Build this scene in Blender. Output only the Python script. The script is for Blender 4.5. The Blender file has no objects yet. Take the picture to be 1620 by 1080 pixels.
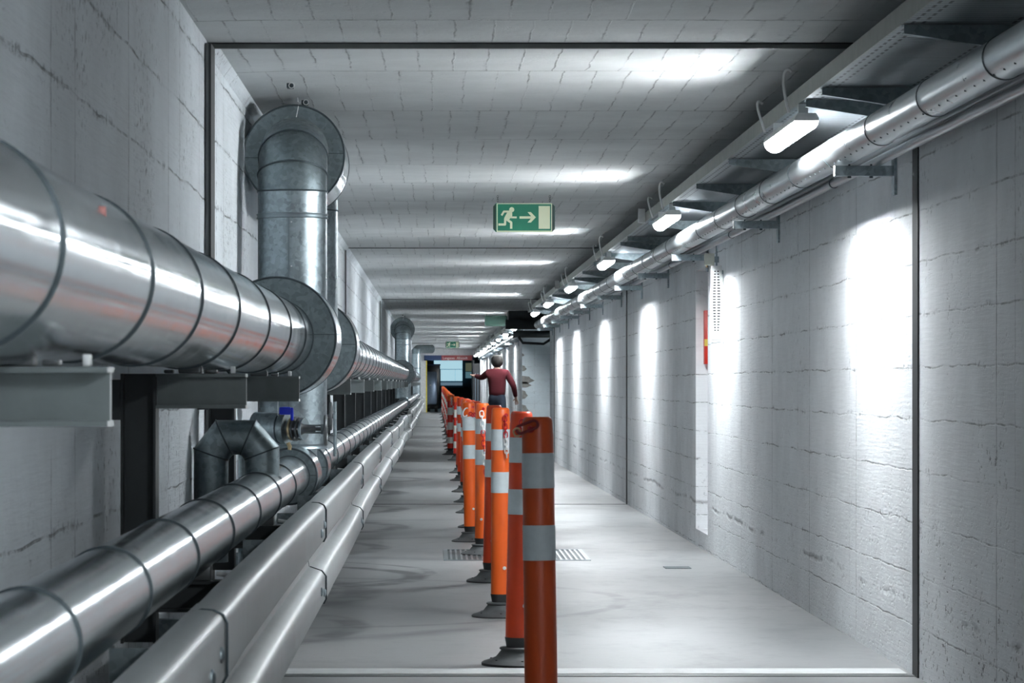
import bpy, bmesh, math, random
from mathutils import Vector, Matrix
random.seed(7)
PI = math.pi
scene = bpy.context.scene
COL = scene.collection

# ------------------------------------------------------------------ camera, world, exposure
CAMZ = 1.15
F = 4700.0                     # focal length in pixels of a 1620 px wide frame
cam = bpy.data.cameras.new('camera'); camo = bpy.data.objects.new('camera', cam); COL.objects.link(camo)
camo.location = (0, 0, CAMZ); camo.rotation_euler = (PI/2, 0, 0)
cam.sensor_width = 36; cam.lens = F/1620*36
cam.shift_x = (810-690)/1620; cam.shift_y = (606-540)/1620
cam.clip_start = 0.05; cam.clip_end = 400
cam.dof.use_dof = True; cam.dof.focus_distance = 21.0; cam.dof.aperture_fstop = 20.0
scene.camera = camo
w = bpy.data.worlds.new('world'); scene.world = w; w.use_nodes = True
w.node_tree.nodes['Background'].inputs[0].default_value = (0.30, 0.40, 0.45, 1)
w.node_tree.nodes['Background'].inputs[1].default_value = 0.05
scene.view_settings.view_transform = 'Standard'; scene.view_settings.look = 'None'
scene.view_settings.gamma = 1; scene.view_settings.use_curve_mapping = False
scene.view_settings.exposure = 0.0
LAMP_W = 255.0
LAMP_COL = (0.925, 0.97, 1.0)
LAMP_D = [-4.6, 2.9, 12.76, 19.6, 26.6, 33.5, 40.2, 45.6]  # first two are unseen lamps added to brighten the near end
LAMP_D2 = [57.7, 65.0, 72.4, 78.8, 85.2, 91.6, 98, 104.4, 109.6, 114.8]  # last lamp added to light the portal header

# ------------------------------------------------------------------ materials
def new_mat(name):
    m = bpy.data.materials.new(name); m.use_nodes = True
    nt = m.node_tree; return m, nt, nt.nodes['Principled BSDF']
def N(nt, t, **kw):
    n = nt.nodes.new(t)
    for k, v in kw.items():
        if k in n.inputs.keys() if hasattr(n.inputs, 'keys') else False: n.inputs[k].default_value = v
        else: setattr(n, k, v)
    return n
def L(nt, a, b): nt.links.new(a, b)
def math_(nt, op, a, b=None, clamp=False):
    n = nt.nodes.new('ShaderNodeMath'); n.operation = op; n.use_clamp = clamp
    for i, v in enumerate((a, b)):
        if v is None: continue
        if isinstance(v, (int, float)): n.inputs[i].default_value = v
        else: L(nt, v, n.inputs[i])
    return n.outputs[0]
def ramp(nt, fac, stops):
    n = nt.nodes.new('ShaderNodeValToRGB'); L(nt, fac, n.inputs[0])
    el = n.color_ramp.elements
    while len(el) < len(stops): el.new(0.5)
    for e, (p, c) in zip(el, stops):
        e.position = p; e.color = (c, c, c, 1) if isinstance(c, (int, float)) else tuple(c)+(1,)
    return n.outputs[0]
def noise(nt, vec, scale, detail=4, rough=.55, dist=0.0):
    n = nt.nodes.new('ShaderNodeTexNoise'); L(nt, vec, n.inputs['Vector'])
    n.inputs['Scale'].default_value = scale; n.inputs['Detail'].default_value = detail
    n.inputs['Roughness'].default_value = rough; n.inputs['Distortion'].default_value = dist
    return n.outputs['Fac']
def mixc(nt, fac, a, b, mode='MIX'):
    n = nt.nodes.new('ShaderNodeMix'); n.data_type = 'RGBA'; n.blend_type = mode
    for s, v in ((n.inputs[0], fac), (n.inputs[6], a), (n.inputs[7], b)):
        if isinstance(v, (int, float)): s.default_value = v
        elif isinstance(v, tuple): s.default_value = v if len(v) == 4 else v+(1,)
        else: L(nt, v, s)
    return n.outputs[2]
def coords(nt, order='XYZ', scale=(1, 1, 1)):
    tc = nt.nodes.new('ShaderNodeTexCoord'); sp = nt.nodes.new('ShaderNodeSeparateXYZ'); cb = nt.nodes.new('ShaderNodeCombineXYZ')
    L(nt, tc.outputs['Object'], sp.inputs[0])
    for i, c in enumerate(order):
        L(nt, math_(nt, 'MULTIPLY', sp.outputs['XYZ'.index(c)], scale[i]), cb.inputs[i])
    return cb.outputs[0], sp

def concrete(name, order, bw, rh, base=(0.74, 0.77, 0.80), line_dark=0.45, bump=0.5, pits=0.5, off=0.0, ridge=False, rough=0.8, seam=None, pgate_lo=0.46, low=None, near=None):
    m, nt, b = new_mat(name)
    v, sp = coords(nt, order)
    # board lines waver a little
    nz = nt.nodes.new('ShaderNodeTexNoise'); L(nt, v, nz.inputs['Vector']); nz.inputs['Scale'].default_value = 3.0; nz.inputs['Detail'].default_value = 3
    wv = nt.nodes.new('ShaderNodeVectorMath'); wv.operation = 'SCALE'; L(nt, nz.outputs['Color'], wv.inputs[0]); wv.inputs['Scale'].default_value = 0.035
    av = nt.nodes.new('ShaderNodeVectorMath'); av.operation = 'ADD'; L(nt, v, av.inputs[0]); L(nt, wv.outputs[0], av.inputs[1])
    br = nt.nodes.new('ShaderNodeTexBrick'); L(nt, av.outputs[0], br.inputs['Vector'])
    br.offset = off; br.inputs['Scale'].default_value = 1; br.inputs['Brick Width'].default_value = bw; br.inputs['Row Height'].default_value = rh
    br.inputs['Mortar Size'].default_value = 0.0045; br.inputs['Mortar Smooth'].default_value = 0.4
    br.inputs['Mortar'].default_value = (.5, .5, .5, 1); br.inputs['Color1'].default_value = (.42, .42, .42, 1); br.inputs['Color2'].default_value = (.58, .58, .58, 1)
    gate = ramp(nt, noise(nt, v, 2.2, 7, .8), [(0.46, 0.05), (0.60, 1.0)])
    line = math_(nt, 'MULTIPLY', br.outputs['Fac'], gate)
    if seam:
        sax, per, wd, ph = seam
        cc = sp.outputs['XYZ'.index(sax)]
        q = math_(nt, 'PINGPONG', math_(nt, 'ADD', math_(nt, 'ADD', cc, ph+100*per), math_(nt, 'MULTIPLY', noise(nt, v, 4, 4, .7), wd*1.2)), per/2)
        sl = math_(nt, 'SUBTRACT', 1.0, math_(nt, 'DIVIDE', q, wd), True)
        sg = ramp(nt, noise(nt, v, 7, 4, .7), [(0.40, 0.15), (0.62, 0.9)])
        line = math_(nt, 'ADD', line, math_(nt, 'MULTIPLY', sl, sg), True)
    # broken, spalled edges scattered along the board joints
    br2 = nt.nodes.new('ShaderNodeTexBrick'); L(nt, av.outputs[0], br2.inputs['Vector']); br2.offset = off
    for k_, v_ in (('Scale', 1), ('Brick Width', bw), ('Row Height', rh), ('Mortar Size', 0.020), ('Mortar Smooth', 1.0)): br2.inputs[k_].default_value = v_
    sp_g = ramp(nt, noise(nt, v, 1.5, 5, .7), [(0.50, 0.0), (0.60, 1.0)])
    sp_n = ramp(nt, noise(nt, v, 22, 6, .75), [(0.52, 0.0), (0.60, 1.0)])
    spall = math_(nt, 'MULTIPLY', math_(nt, 'MULTIPLY', br2.outputs['Fac'], sp_g), sp_n)
    line = math_(nt, 'ADD', line, math_(nt, 'MULTIPLY', spall, 0.55 if ridge else 0.9), True)
    big = noise(nt, v, 0.9, 6, .6)
    fine = noise(nt, v, 14, 6, .65)
    vs, _ = coords(nt, order, (1.2, 26, 1))
    grain = noise(nt, vs, 3, 4, .6)
    pn = noise(nt, v, 34, 3, .6)
    pgate = ramp(nt, noise(nt, v, 1.3, 4, .6), [(0.46, 0.0), (0.70, 1.0)])
    if low is not None:
        pgate = math_(nt, 'ADD', pgate, ramp(nt, math_(nt, 'DIVIDE', sp.outputs[2], 2.5), [(low*.25, 0.8), (low, 0.0)]), True)
    if near is not None:
        pgate = math_(nt, 'MULTIPLY', pgate, math_(nt, 'ADD', 0.45, math_(nt, 'LESS_THAN', sp.outputs[1], near)))
    pit = math_(nt, 'MULTIPLY', ramp(nt, pn, [(0.60, 0.0), (0.66, 1.0)]), pgate)
    if low is not None:
        # broad bare streak where the lowest lift of paint has worn away
        lz = math_(nt, 'ABSOLUTE', math_(nt, 'SUBTRACT', math_(nt, 'ADD', sp.outputs[2], math_(nt, 'MULTIPLY', noise(nt, v, 1.1, 6, .7), 0.12)), 0.34))
        wear = math_(nt, 'MULTIPLY', math_(nt, 'SUBTRACT', 1.0, math_(nt, 'DIVIDE', lz, 0.020), True), ramp(nt, noise(nt, v, 1.6, 5, .7), [(0.48, 0.0), (0.56, 0.8)]))
        line = math_(nt, 'ADD', line, wear, True)
    pit = math_(nt, 'MULTIPLY', pit, pits)
    c = mixc(nt, ramp(nt, big, [(0.35, 0.0), (0.65, 1.0)]), tuple(x*0.84 for x in base), tuple(min(1, x*1.05) for x in base))
    c = mixc(nt, 0.22, c, br.outputs['Color'], 'OVERLAY')
    c = mixc(nt, math_(nt, 'MULTIPLY', ramp(nt, grain, [(0.3, 1.0), (0.62, 0.0)]), 0.12), c, tuple(x*0.72 for x in base))
    dk = tuple(x*0.32 for x in base)
    c = mixc(nt, math_(nt, 'MULTIPLY', line, line_dark, True), c, dk)
    c = mixc(nt, math_(nt, 'MULTIPLY', pit, 0.8, True), c, tuple(x*0.25 for x in base))
    L(nt, c, b.inputs['Base Color'])
    h = math_(nt, 'ADD', math_(nt, 'MULTIPLY', fine, 0.35), math_(nt, 'MULTIPLY', big, 0.5))
    h = math_(nt, 'ADD', h, math_(nt, 'MULTIPLY', grain, 0.22))
    h = math_(nt, 'SUBTRACT', h, math_(nt, 'MULTIPLY', pit, 1.2))
    h = math_(nt, 'ADD' if ridge else 'SUBTRACT', h, math_(nt, 'MULTIPLY', line, 1.0))
    h = math_(nt, 'ADD', h, math_(nt, 'MULTIPLY', br.outputs['Color'], 0.6))
    bp = nt.nodes.new('ShaderNodeBump'); bp.inputs['Strength'].default_value = bump; bp.inputs['Distance'].default_value = 0.012
    L(nt, h, bp.inputs['Height']); L(nt, bp.outputs[0], b.inputs['Normal'])
    b.inputs['Roughness'].default_value = rough; b.inputs['Specular IOR Level'].default_value = 0.2
    return m

def metal(name, col, rough=0.3, spangle=0.0, var=0.12, streak=None, bump=0.0, metallic=1.0):
    m, nt, b = new_mat(name)
    v, sp = coords(nt, 'XYZ')
    n1 = noise(nt, v, 5, 5, .6)
    f = ramp(nt, n1, [(0.3, 0.0), (0.7, 1.0)])
    c = mixc(nt, f, tuple(x*(1-var) for x in col), tuple(min(1, x*(1+var)) for x in col))
    r = math_(nt, 'ADD', rough-0.05, math_(nt, 'MULTIPLY', f, 0.1))
    if spangle:
        vo = nt.nodes.new('ShaderNodeTexVoronoi'); vo.inputs['Scale'].default_value = 55
        nd = nt.nodes.new('ShaderNodeTexNoise'); L(nt, v, nd.inputs['Vector']); nd.inputs['Scale'].default_value = 30
        sc = nt.nodes.new('ShaderNodeVectorMath'); sc.operation = 'SCALE'; sc.inputs['Scale'].default_value = 0.02; L(nt, nd.outputs['Color'], sc.inputs[0])
        ad = nt.nodes.new('ShaderNodeVectorMath'); ad.operation = 'ADD'; L(nt, v, ad.inputs[0]); L(nt, sc.outputs[0], ad.inputs[1])
        L(nt, ad.outputs[0], vo.inputs['Vector'])
        sepc = nt.nodes.new('ShaderNodeSeparateColor'); L(nt, vo.outputs['Color'], sepc.inputs[0])
        g = sepc.outputs[0]
        c = mixc(nt, math_(nt, 'MULTIPLY', g, spangle), c, tuple(x*0.45 for x in col))
        r = math_(nt, 'ADD', r, math_(nt, 'MULTIPLY', sepc.outputs[1], 0.16))
    if streak:
        vs, _ = coords(nt, 'XYZ', streak)
        st = noise(nt, vs, 1, 5, .65)
        r = math_(nt, 'ADD', r, math_(nt, 'MULTIPLY', math_(nt, 'SUBTRACT', st, 0.5), 0.10))
        c = mixc(nt, math_(nt, 'MULTIPLY', ramp(nt, st, [(0.35, 1.0), (0.6, 0.0)]), 0.15), c, tuple(x*0.7 for x in col))
    L(nt, c, b.inputs['Base Color']); L(nt, r, b.inputs['Roughness'])
    b.inputs['Metallic'].default_value = metallic
    if bump:
        bp = nt.nodes.new('ShaderNodeBump'); bp.inputs['Strength'].default_value = bump; bp.inputs['Distance'].default_value = 0.01
        L(nt, noise(nt, v, 9, 3, .5), bp.inputs['Height']); L(nt, bp.outputs[0], b.inputs['Normal'])
    return m

def plain(name, col, rough=0.5, metallic=0.0, var=0.1, scale=12):
    m, nt, b = new_mat(name)
    v, sp = coords(nt, 'XYZ')
    c = mixc(nt, ramp(nt, noise(nt, v, scale, 4, .6), [(0.3, 0.0), (0.7, 1.0)]), tuple(x*(1-var) for x in col), tuple(min(1, x*(1+var)) for x in col))
    L(nt, c, b.inputs['Base Color']); b.inputs['Roughness'].default_value = rough; b.inputs['Metallic'].default_value = metallic
    return m
def emit(name, col, strength):
    m, nt, b = new_mat(name)
    b.inputs['Base Color'].default_value = col+(1,); b.inputs['Emission Color'].default_value = col+(1,)
    b.inputs['Emission Strength'].default_value = strength; b.inputs['Roughness'].default_value = 0.5
    return m

M_wallR = concrete('white_concrete_right', 'YZX', 1.95, 0.205, base=(0.87, 0.89, 0.91), line_dark=0.9, bump=0.55, pits=1.0, seam=('Y', 1.68, .016, .02), low=.30, near=11.8)
M_wallL = concrete('white_concrete_left', 'YZX', 1.75, 0.27, base=(0.82, 0.87, 0.91), line_dark=0.95, bump=0.9, pits=1.0, seam=('Y', 1.30, .011, .35), low=.25)
M_ceil = concrete('white_concrete_ceiling', 'XYZ', 0.145, 1.85, base=(0.80, 0.82, 0.82), line_dark=0.7, bump=0.8, pits=0.2, off=0.37, ridge=True, seam=('Y', 1.85, .022, .0))
M_face = concrete('grey_concrete_face', 'XZY', 2.0, 0.25, base=(0.55, 0.62, 0.66), line_dark=0.3, bump=0.4, pits=0.4)
M_chip = plain('bare_concrete_patch', (0.20, 0.20, 0.19), 0.9, var=0.3, scale=25)
M_clad = metal('brushed_sheet_cladding', (0.56, 0.62, 0.66), 0.145, streak=(26, 5, 26), var=0.08)
M_cladR = metal('rough_sheet_cladding', (0.58, 0.62, 0.64), 0.31, streak=(26, 5, 26), var=0.06)
M_clad2 = metal('matt_sheet_cladding', (0.58, 0.64, 0.67), 0.19, streak=(26, 5, 26), var=0.08)
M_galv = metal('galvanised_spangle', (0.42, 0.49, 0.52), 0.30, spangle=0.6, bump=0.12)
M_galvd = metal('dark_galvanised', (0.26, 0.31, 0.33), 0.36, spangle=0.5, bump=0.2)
M_rail = metal('guardrail_zinc', (0.40, 0.425, 0.43), 0.42, streak=(5, 24, 5), var=0.14, metallic=0.6)
M_seam = plain('seam_dark', (0.06, 0.08, 0.09), 0.5, 0.4)
M_seaml = metal('seam_grey', (0.28, 0.33, 0.35), 0.4)
M_beam = plain('dark_painted_steel', (0.16, 0.185, 0.188), 0.42, 0.1)
M_post = plain('black_painted_steel', (0.030, 0.037, 0.040), 0.5, 0.1)
M_cut = plain('pale_cut_steel', (0.80, 0.82, 0.82), 0.5, 0.2)
M_blk = plain('black_rubber', (0.022, 0.023, 0.024), 0.55)
M_grub = plain('grey_rubber', (0.075, 0.080, 0.082), 0.6, var=0.25)
M_joint = plain('black_joint_seal', (0.018, 0.020, 0.022), 0.6)
M_jmet = plain('joint_angle', (0.13, 0.14, 0.14), 0.45, 0.2)
M_trayside = plain('tray_olive_zinc', (0.33, 0.34, 0.31), 0.5, 0.3)
M_white = plain('white_plastic', (0.80, 0.81, 0.80), 0.4, var=0.03)
M_blue = plain('blue_handle', (0.01, 0.03, 0.55), 0.4)
M_brass = metal('brass', (0.62, 0.48, 0.28), 0.35)
M_iron = plain('cast_iron', (0.13, 0.14, 0.145), 0.4, 0.6)
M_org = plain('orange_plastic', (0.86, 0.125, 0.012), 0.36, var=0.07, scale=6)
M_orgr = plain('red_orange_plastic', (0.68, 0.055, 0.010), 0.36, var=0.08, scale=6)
M_orgd = plain('backlit_shade_orange_plastic', (0.60, 0.080, 0.014), 0.36, var=0.08, scale=6)  # nearest bollard: its backlit shade is put into the plastic's colour
M_red = plain('red_stripe', (0.68, 0.030, 0.015), 0.4, var=0.08)
M_silv = plain('silver_reflective_band', (0.66, 0.73, 0.76), 0.34, 0.0, var=0.06, scale=30)
M_wht = plain('white_band', (0.80, 0.79, 0.74), 0.45, var=0.04)
M_chr = plain('red_chain_plastic', (0.50, 0.012, 0.018), 0.35)
M_grn = plain('sign_green', (0.0, 0.17, 0.095), 0.4, var=0.03)
M_grnd = plain('sign_back_green', (0.001, 0.026, 0.018), 0.45, var=0.03)
M_cream = plain('sign_cream', (0.80, 0.84, 0.60), 0.5, var=0.02)
M_cap = emit('lamp_end_cap', LAMP_COL, 14)
M_diff = emit('lamp_diffuser', LAMP_COL, LAMP_W)

# tray underside: corrugated sheet with punched slots along its edges
def tray_mat():
    m, nt, b = new_mat('perforated_tray_sheet')
    v, sp = coords(nt, 'XYZ')
    y = sp.outputs[1]; x = sp.outputs[0]
    wy = math_(nt, 'SINE', math_(nt, 'MULTIPLY', y, 2*PI/0.10))
    slot = math_(nt, 'GREATER_THAN', wy, -0.1)
    masks = None
    for xc in (.030, .065, .355):
        d = math_(nt, 'ABSOLUTE', math_(nt, 'SUBTRACT', x, xc)); k = math_(nt, 'LESS_THAN', d, 0.0055)
        masks = k if masks is None else math_(nt, 'ADD', masks, k, True)
    msk = math_(nt, 'MULTIPLY', slot, masks)
    c = mixc(nt, msk, (0.30, 0.33, 0.35), (0.006, 0.007, 0.008))
    L(nt, c, b.inputs['Base Color']); b.inputs['Metallic'].default_value = 0.7; b.inputs['Roughness'].default_value = 0.42
    bp = nt.nodes.new('ShaderNodeBump'); bp.inputs['Strength'].default_value = 0.5; bp.inputs['Distance'].default_value = 0.006
    L(nt, math_(nt, 'SINE', math_(nt, 'MULTIPLY', y, 2*PI/0.05)), bp.inputs['Height']); L(nt, bp.outputs[0], b.inputs['Normal'])
    return m
M_tray = tray_mat()

def floor_mat():
    m, nt, b = new_mat('worn_concrete_floor')
    v, sp = coords(nt, 'XYZ')
    x, y = sp.outputs[0], sp.outputs[1]
    vs, _ = coords(nt, 'XYZ', (1.1, 0.62, 1))
    big = noise(nt, vs, 0.9, 7, .62)
    med = noise(nt, vs, 5, 6, .6)
    c = mixc(nt, ramp(nt, big, [(0.33, 0.0), (0.66, 1.0)]), (0.17, 0.178, 0.18), (0.30, 0.305, 0.305))
    c = mixc(nt, math_(nt, 'MULTIPLY', ramp(nt, med, [(0.30, 1.0), (0.48, 0.0)]), 0.35), c, (0.15, 0.16, 0.165))
    spk = ramp(nt, noise(nt, v, 26, 2, .5), [(0.70, 0.0), (0.74, 1.0)])
    c = mixc(nt, math_(nt, 'MULTIPLY', spk, 0.5), c, (0.12, 0.12, 0.12))
    # dark oily patches on the right-hand lane
    rl = ramp(nt, x, [(0.42, 0.0), (0.55, 1.0)])
    st = ramp(nt, noise(nt, vs, 2.0, 6, .7), [(0.50, 0.0), (0.72, 1.0)])
    c = mixc(nt, math_(nt, 'MULTIPLY', math_(nt, 'MULTIPLY', rl, st), 0.75), c, (0.11, 0.115, 0.12))
    # curved tyre marks on the left lane
    nw = math_(nt, 'MULTIPLY', math_(nt, 'SUBTRACT', noise(nt, v, 1.5, 3), 0.5), 0.12)
    brk = ramp(nt, noise(nt, v, 2.6, 3, .6), [(0.36, 0.15), (0.52, 1.0)])
    for cx, cy, R, wd, k in ((-1.80, 14.2, 1.42, .10, .55), (-1.42, 18.0, 1.30, .09, .75), (-1.42, 18.45, 1.38, .05, .5), (-1.7, 21.3, 1.30, .10, .45), (-1.62, 24.6, 1.32, .13, .7), (-1.7, 28.3, 1.35, .13, .6), (-1.74, 33.0, 1.32, .16, .7), (-1.5, 38.0, 1.35, .15, .5), (-1.8, 42.0, 1.35, .16, .6), (-0.9, 16.0, 1.9, .06, .3), (-2.3, 16.6, 1.9, .14, .45)):
        dx = math_(nt, 'SUBTRACT', x, cx); dy = math_(nt, 'SUBTRACT', y, cy)
        d = math_(nt, 'SQRT', math_(nt, 'ADD', math_(nt, 'MULTIPLY', dx, dx), math_(nt, 'MULTIPLY', dy, dy)))
        e = math_(nt, 'ABSOLUTE', math_(nt, 'SUBTRACT', math_(nt, 'ADD', d, nw), R))
        mk = math_(nt, 'MULTIPLY', math_(nt, 'SUBTRACT', 1.0, math_(nt, 'DIVIDE', e, wd), True), 2.0, True)
        c = mixc(nt, math_(nt, 'MULTIPLY', math_(nt, 'MULTIPLY', mk, brk), k*1.25, True), c, (0.04, 0.042, 0.045))
    # long straight scuffs across the lane
    for y0, sl, k in ((13.9, 0.9, .45), (15.2, -0.8, .35), (17.0, 0.7, .45), (19.9, -0.3, .4), (22.9, 0.5, .35), (26.0, 0.3, .35), (30.5, -0.4, .3)):
        e = math_(nt, 'ABSOLUTE', math_(nt, 'SUBTRACT', math_(nt, 'SUBTRACT', math_(nt, 'ADD', y, math_(nt, 'MULTIPLY', nw, 4.0)), y0), math_(nt, 'MULTIPLY', x, sl)))
        mk = math_(nt, 'SUBTRACT', 1.0, math_(nt, 'DIVIDE', e, 0.24), True)
        lf = ramp(nt, x, [(0.15, 1.0), (0.3, 0.0)])
        c = mixc(nt, math_(nt, 'MULTIPLY', math_(nt, 'MULTIPLY', mk, lf), k*1.5), c, (0.08, 0.085, 0.09))
    L(nt, c, b.inputs['Base Color'])
    L(nt, ramp(nt, big, [(0.3, 0.34), (0.7, 0.56)]), b.inputs['Roughness'])
    bp = nt.nodes.new('ShaderNodeBump'); bp.inputs['Strength'].default_value = 0.25; bp.inputs['Distance'].default_value = 0.006
    L(nt, noise(nt, v, 9, 5, .6), bp.inputs['Height']); L(nt, bp.outputs[0], b.inputs['Normal'])
    return m
M_floor = floor_mat()

# ------------------------------------------------------------------ mesh helpers
class MB:
    def __init__(self): self.v = []; self.f = []; self.mi = []; self.cur = 0
    def add(self, vs, fs):
        o = len(self.v); self.v += [tuple(p) for p in vs]
        for f in fs: self.f.append([o+i for i in f]); self.mi.append(self.cur)
        return self
    def box(self, x0, x1, y0, y1, z0, z1):
        vs = [(x, y, z) for x in (x0, x1) for y in (y0, y1) for z in (z0, z1)]
        return self.add(vs, [(0, 1, 3, 2), (4, 6, 7, 5), (0, 4, 5, 1), (2, 3, 7, 6), (0, 2, 6, 4), (1, 5, 7, 3)])
    def prism(self, poly, axis, a, b):
        # poly is a list of (u,w): axis 'Y' -> (x,z); 'X' -> (y,z); 'Z' -> (x,y)
        def P(u, w_, t): return {'Y': (u, t, w_), 'X': (t, u, w_), 'Z': (u, w_, t)}[axis]
        n = len(poly); vs = [P(u, w_, a) for u, w_ in poly]+[P(u, w_, b) for u, w_ in poly]
        fs = [tuple(range(n)), tuple(range(2*n-1, n-1, -1))]+[(i, i+n, (i+1) % n+n, (i+1) % n) for i in range(n)]
        return self.add(vs, fs)
    def sweep(self, rings, closed_ring=True, caps=True, loop=False):
        n = len(rings[0]); vs = [p for r in rings for p in r]; fs = []
        m = len(rings)
        for j in range(m if loop else m-1):
            for i in range(n if closed_ring else n-1):
                a = j*n+i; b = j*n+(i+1) % n; j2 = (j+1) % m
                fs.append((a, b, j2*n+(i+1) % n, j2*n+i))
        if caps and closed_ring and not loop: fs += [tuple(range(n-1, -1, -1)), tuple(range((m-1)*n, m*n))]
        return self.add(vs, fs)
    def tube(self, path, r, n=12, caps=True, loop=False):
        path = [Vector(p) for p in path]; rs = r if isinstance(r, (list, tuple)) else [r]*len(path)
        rings = []; prev = None
        m = len(path)
        for i, p in enumerate(path):
            if loop: t = path[(i+1) % m]-path[i-1]
            else: t = path[min(i+1, m-1)]-path[max(i-1, 0)]
            t.normalize()
            if prev is None:
                a = Vector((0, 0, 1)) if abs(t.z) < .9 else Vector((0, 1, 0))
                u = t.cross(a).normalized()
            else:
                u = (prev-t*prev.dot(t)).normalized()
            prev = u; w_ = t.cross(u)
            rings.append([p+(u*math.cos(2*PI*k/n)+w_*math.sin(2*PI*k/n))*rs[i] for k in range(n)])
        return self.sweep(rings, True, caps, loop)
    def cyl(self, p0, p1, r, n=24, r2=None):
        return self.tube([p0, p1], [r, r if r2 is None else r2], n)
    def lathe(self, o, axis, prof, n=32, caps=True):
        # prof: (t along axis, radius)
        o = Vector(o); ax = {'X': Vector((1, 0, 0)), 'Y': Vector((0, 1, 0)), 'Z': Vector((0, 0, 1))}[axis]
        a = {'X': Vector((0, 1, 0)), 'Y': Vector((0, 0, 1)), 'Z': Vector((1, 0, 0))}[axis]; b = ax.cross(a)
        rings = [[o+ax*t+(a*math.cos(2*PI*k/n)+b*math.sin(2*PI*k/n))*r for k in range(n)] for t, r in prof]
        return self.sweep(rings, True, caps)
    def build(self, name, mats, parent=None, smooth=35, bevel=0.0, off=None):
        me = bpy.data.meshes.new(name)
        o = Vector(off) if off is not None else (parent.get('_o') and Vector(parent['_o']) or Vector((0, 0, 0))) if parent is not None else Vector((0, 0, 0))
        me.from_pydata([tuple(Vector(v)-o) for v in self.v], [], self.f)
        mats = mats if isinstance(mats, (list, tuple)) else [mats]
        for m in mats: me.materials.append(m)
        if len(mats) > 1:
            for p, i in zip(me.polygons, self.mi): p.material_index = i
        bm = bmesh.new(); bm.from_mesh(me)
        bmesh.ops.recalc_face_normals(bm, faces=bm.faces)
        if bevel:
            es = [e for e in bm.edges if len(e.link_faces) == 2 and e.calc_face_angle(0) > math.radians(35)]
            bmesh.ops.bevel(bm, geom=es, offset=bevel, segments=2, affect='EDGES', profile=0.5)
        bm.to_mesh(me); bm.free()
        if smooth:
            me.shade_smooth(); me.set_sharp_from_angle(angle=math.radians(smooth))
        ob = bpy.data.objects.new(name, me); COL.objects.link(ob)
        if parent is not None:
            ob.parent = parent; ob['_o'] = tuple(o)
        else:
            ob['_o'] = (0, 0, 0)
            if off is not None: ob.location = o; ob['_o'] = tuple(o)
        return ob
def thing(name, label, cat, loc, group=None):
    o = bpy.data.objects.new(name, None); COL.objects.link(o); o.location = loc; o['_o'] = tuple(loc)
    o.empty_display_size = 0.1
    o['label'] = label; o['category'] = cat
    if group: o['group'] = group
    return o
def tag(o, label, cat, group=None):
    o['label'] = label; o['category'] = cat
    if group: o['group'] = group
    return o
def struct(o): o['kind'] = 'structure'; return o
def kids(o): return [c for c in list(bpy.data.objects) if c.parent == o]
def copy_tree(o, loc, label=None, group=None):
    fam = {}
    for c in bpy.data.objects:
        if c.parent: fam.setdefault(c.parent.name, []).append(c)
    def rec(s, par):
        c = s.copy(); COL.objects.link(c)
        if par is not None: c.parent = par
        for k in fam.get(s.name, []): rec(k, c)
        return c
    r = rec(o, None); r.location = loc
    if label: r['label'] = label
    if group: r['group'] = group
    return r
ORD = ['first', 'second', 'third', 'fourth', 'fifth', 'sixth', 'seventh', 'eighth', 'ninth', 'tenth', 'eleventh', 'twelfth', 'thirteenth', 'fourteenth', 'fifteenth',
       'sixteenth', 'seventeenth', 'eighteenth', 'nineteenth', 'twentieth', 'twenty-first', 'twenty-second', 'twenty-third', 'twenty-fourth', 'twenty-fifth', 'twenty-sixth', 'twenty-seventh',
       'twenty-eighth', 'twenty-ninth', 'thirtieth', 'thirty-first', 'thirty-second', 'thirty-third', 'thirty-fourth', 'thirty-fifth', 'thirty-sixth']
def Z(off): return CAMZ+off

# ------------------------------------------------------------------ floor profile (the lane sags gently along its length)
FP = [(-12, 0), (11.8, -0.008), (29.6, -0.054), (48, -0.110), (62, -0.105), (90, -0.045), (117, 0.0), (140, 0.0)]
def fz(d):
    for (a, za), (b, zb) in zip(FP, FP[1:]):
        if d <= b: return za+(zb-za)*(d-a)/(b-a)
    return 0.0
XL, XR, ZC = -0.905, 1.897, Z(1.349)
X2, D_END1, D_BEG2, D_PORTAL = 1.73, 49.5, 60.0, 117.0

m = MB()
n = 60
ds = [-12+(140+12)*i/n for i in range(n+1)]
ds = sorted(set(ds+[p[0] for p in FP]))
for a, b in zip(ds, ds[1:]):
    m.add([(XL-.1, a, fz(a)), (4.4, a, fz(a)), (4.4, b, fz(b)), (XL-.1, b, fz(b))], [(0, 1, 2, 3)])
    m.add([(XL-.1, a, fz(a)-.2), (4.4, a, fz(a)-.2), (4.4, b, fz(b)-.2), (XL-.1, b, fz(b)-.2)], [(3, 2, 1, 0)])
struct(m.build('floor', M_floor, smooth=0))
m = MB()
nn = 430
def cz_(d):
    # shuttering deflection: each pour bellies slightly between its supports
    return ZC+.013*(1-math.cos(2*PI*(d-11.8)/3.54))/2+.010*(1-math.cos(2*PI*(d-11.8)/17.8))/2
ring = lambda d: [(XL-.3, d, ZC), (XL, d, ZC), (XL+.25, d, cz_(d)), (4.4, d, cz_(d)), (4.4, d, ZC+.25), (XL-.3, d, ZC+.25)]
m.sweep([ring(-12+(D_PORTAL+12)*i/nn) for i in range(nn+1)])
struct(m.build('ceiling', M_ceil, smooth=30))
struct(MB().box(XL-.3, XL, -12, D_PORTAL, -.25, ZC).build('wall_left', M_wallL, smooth=0))
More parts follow.
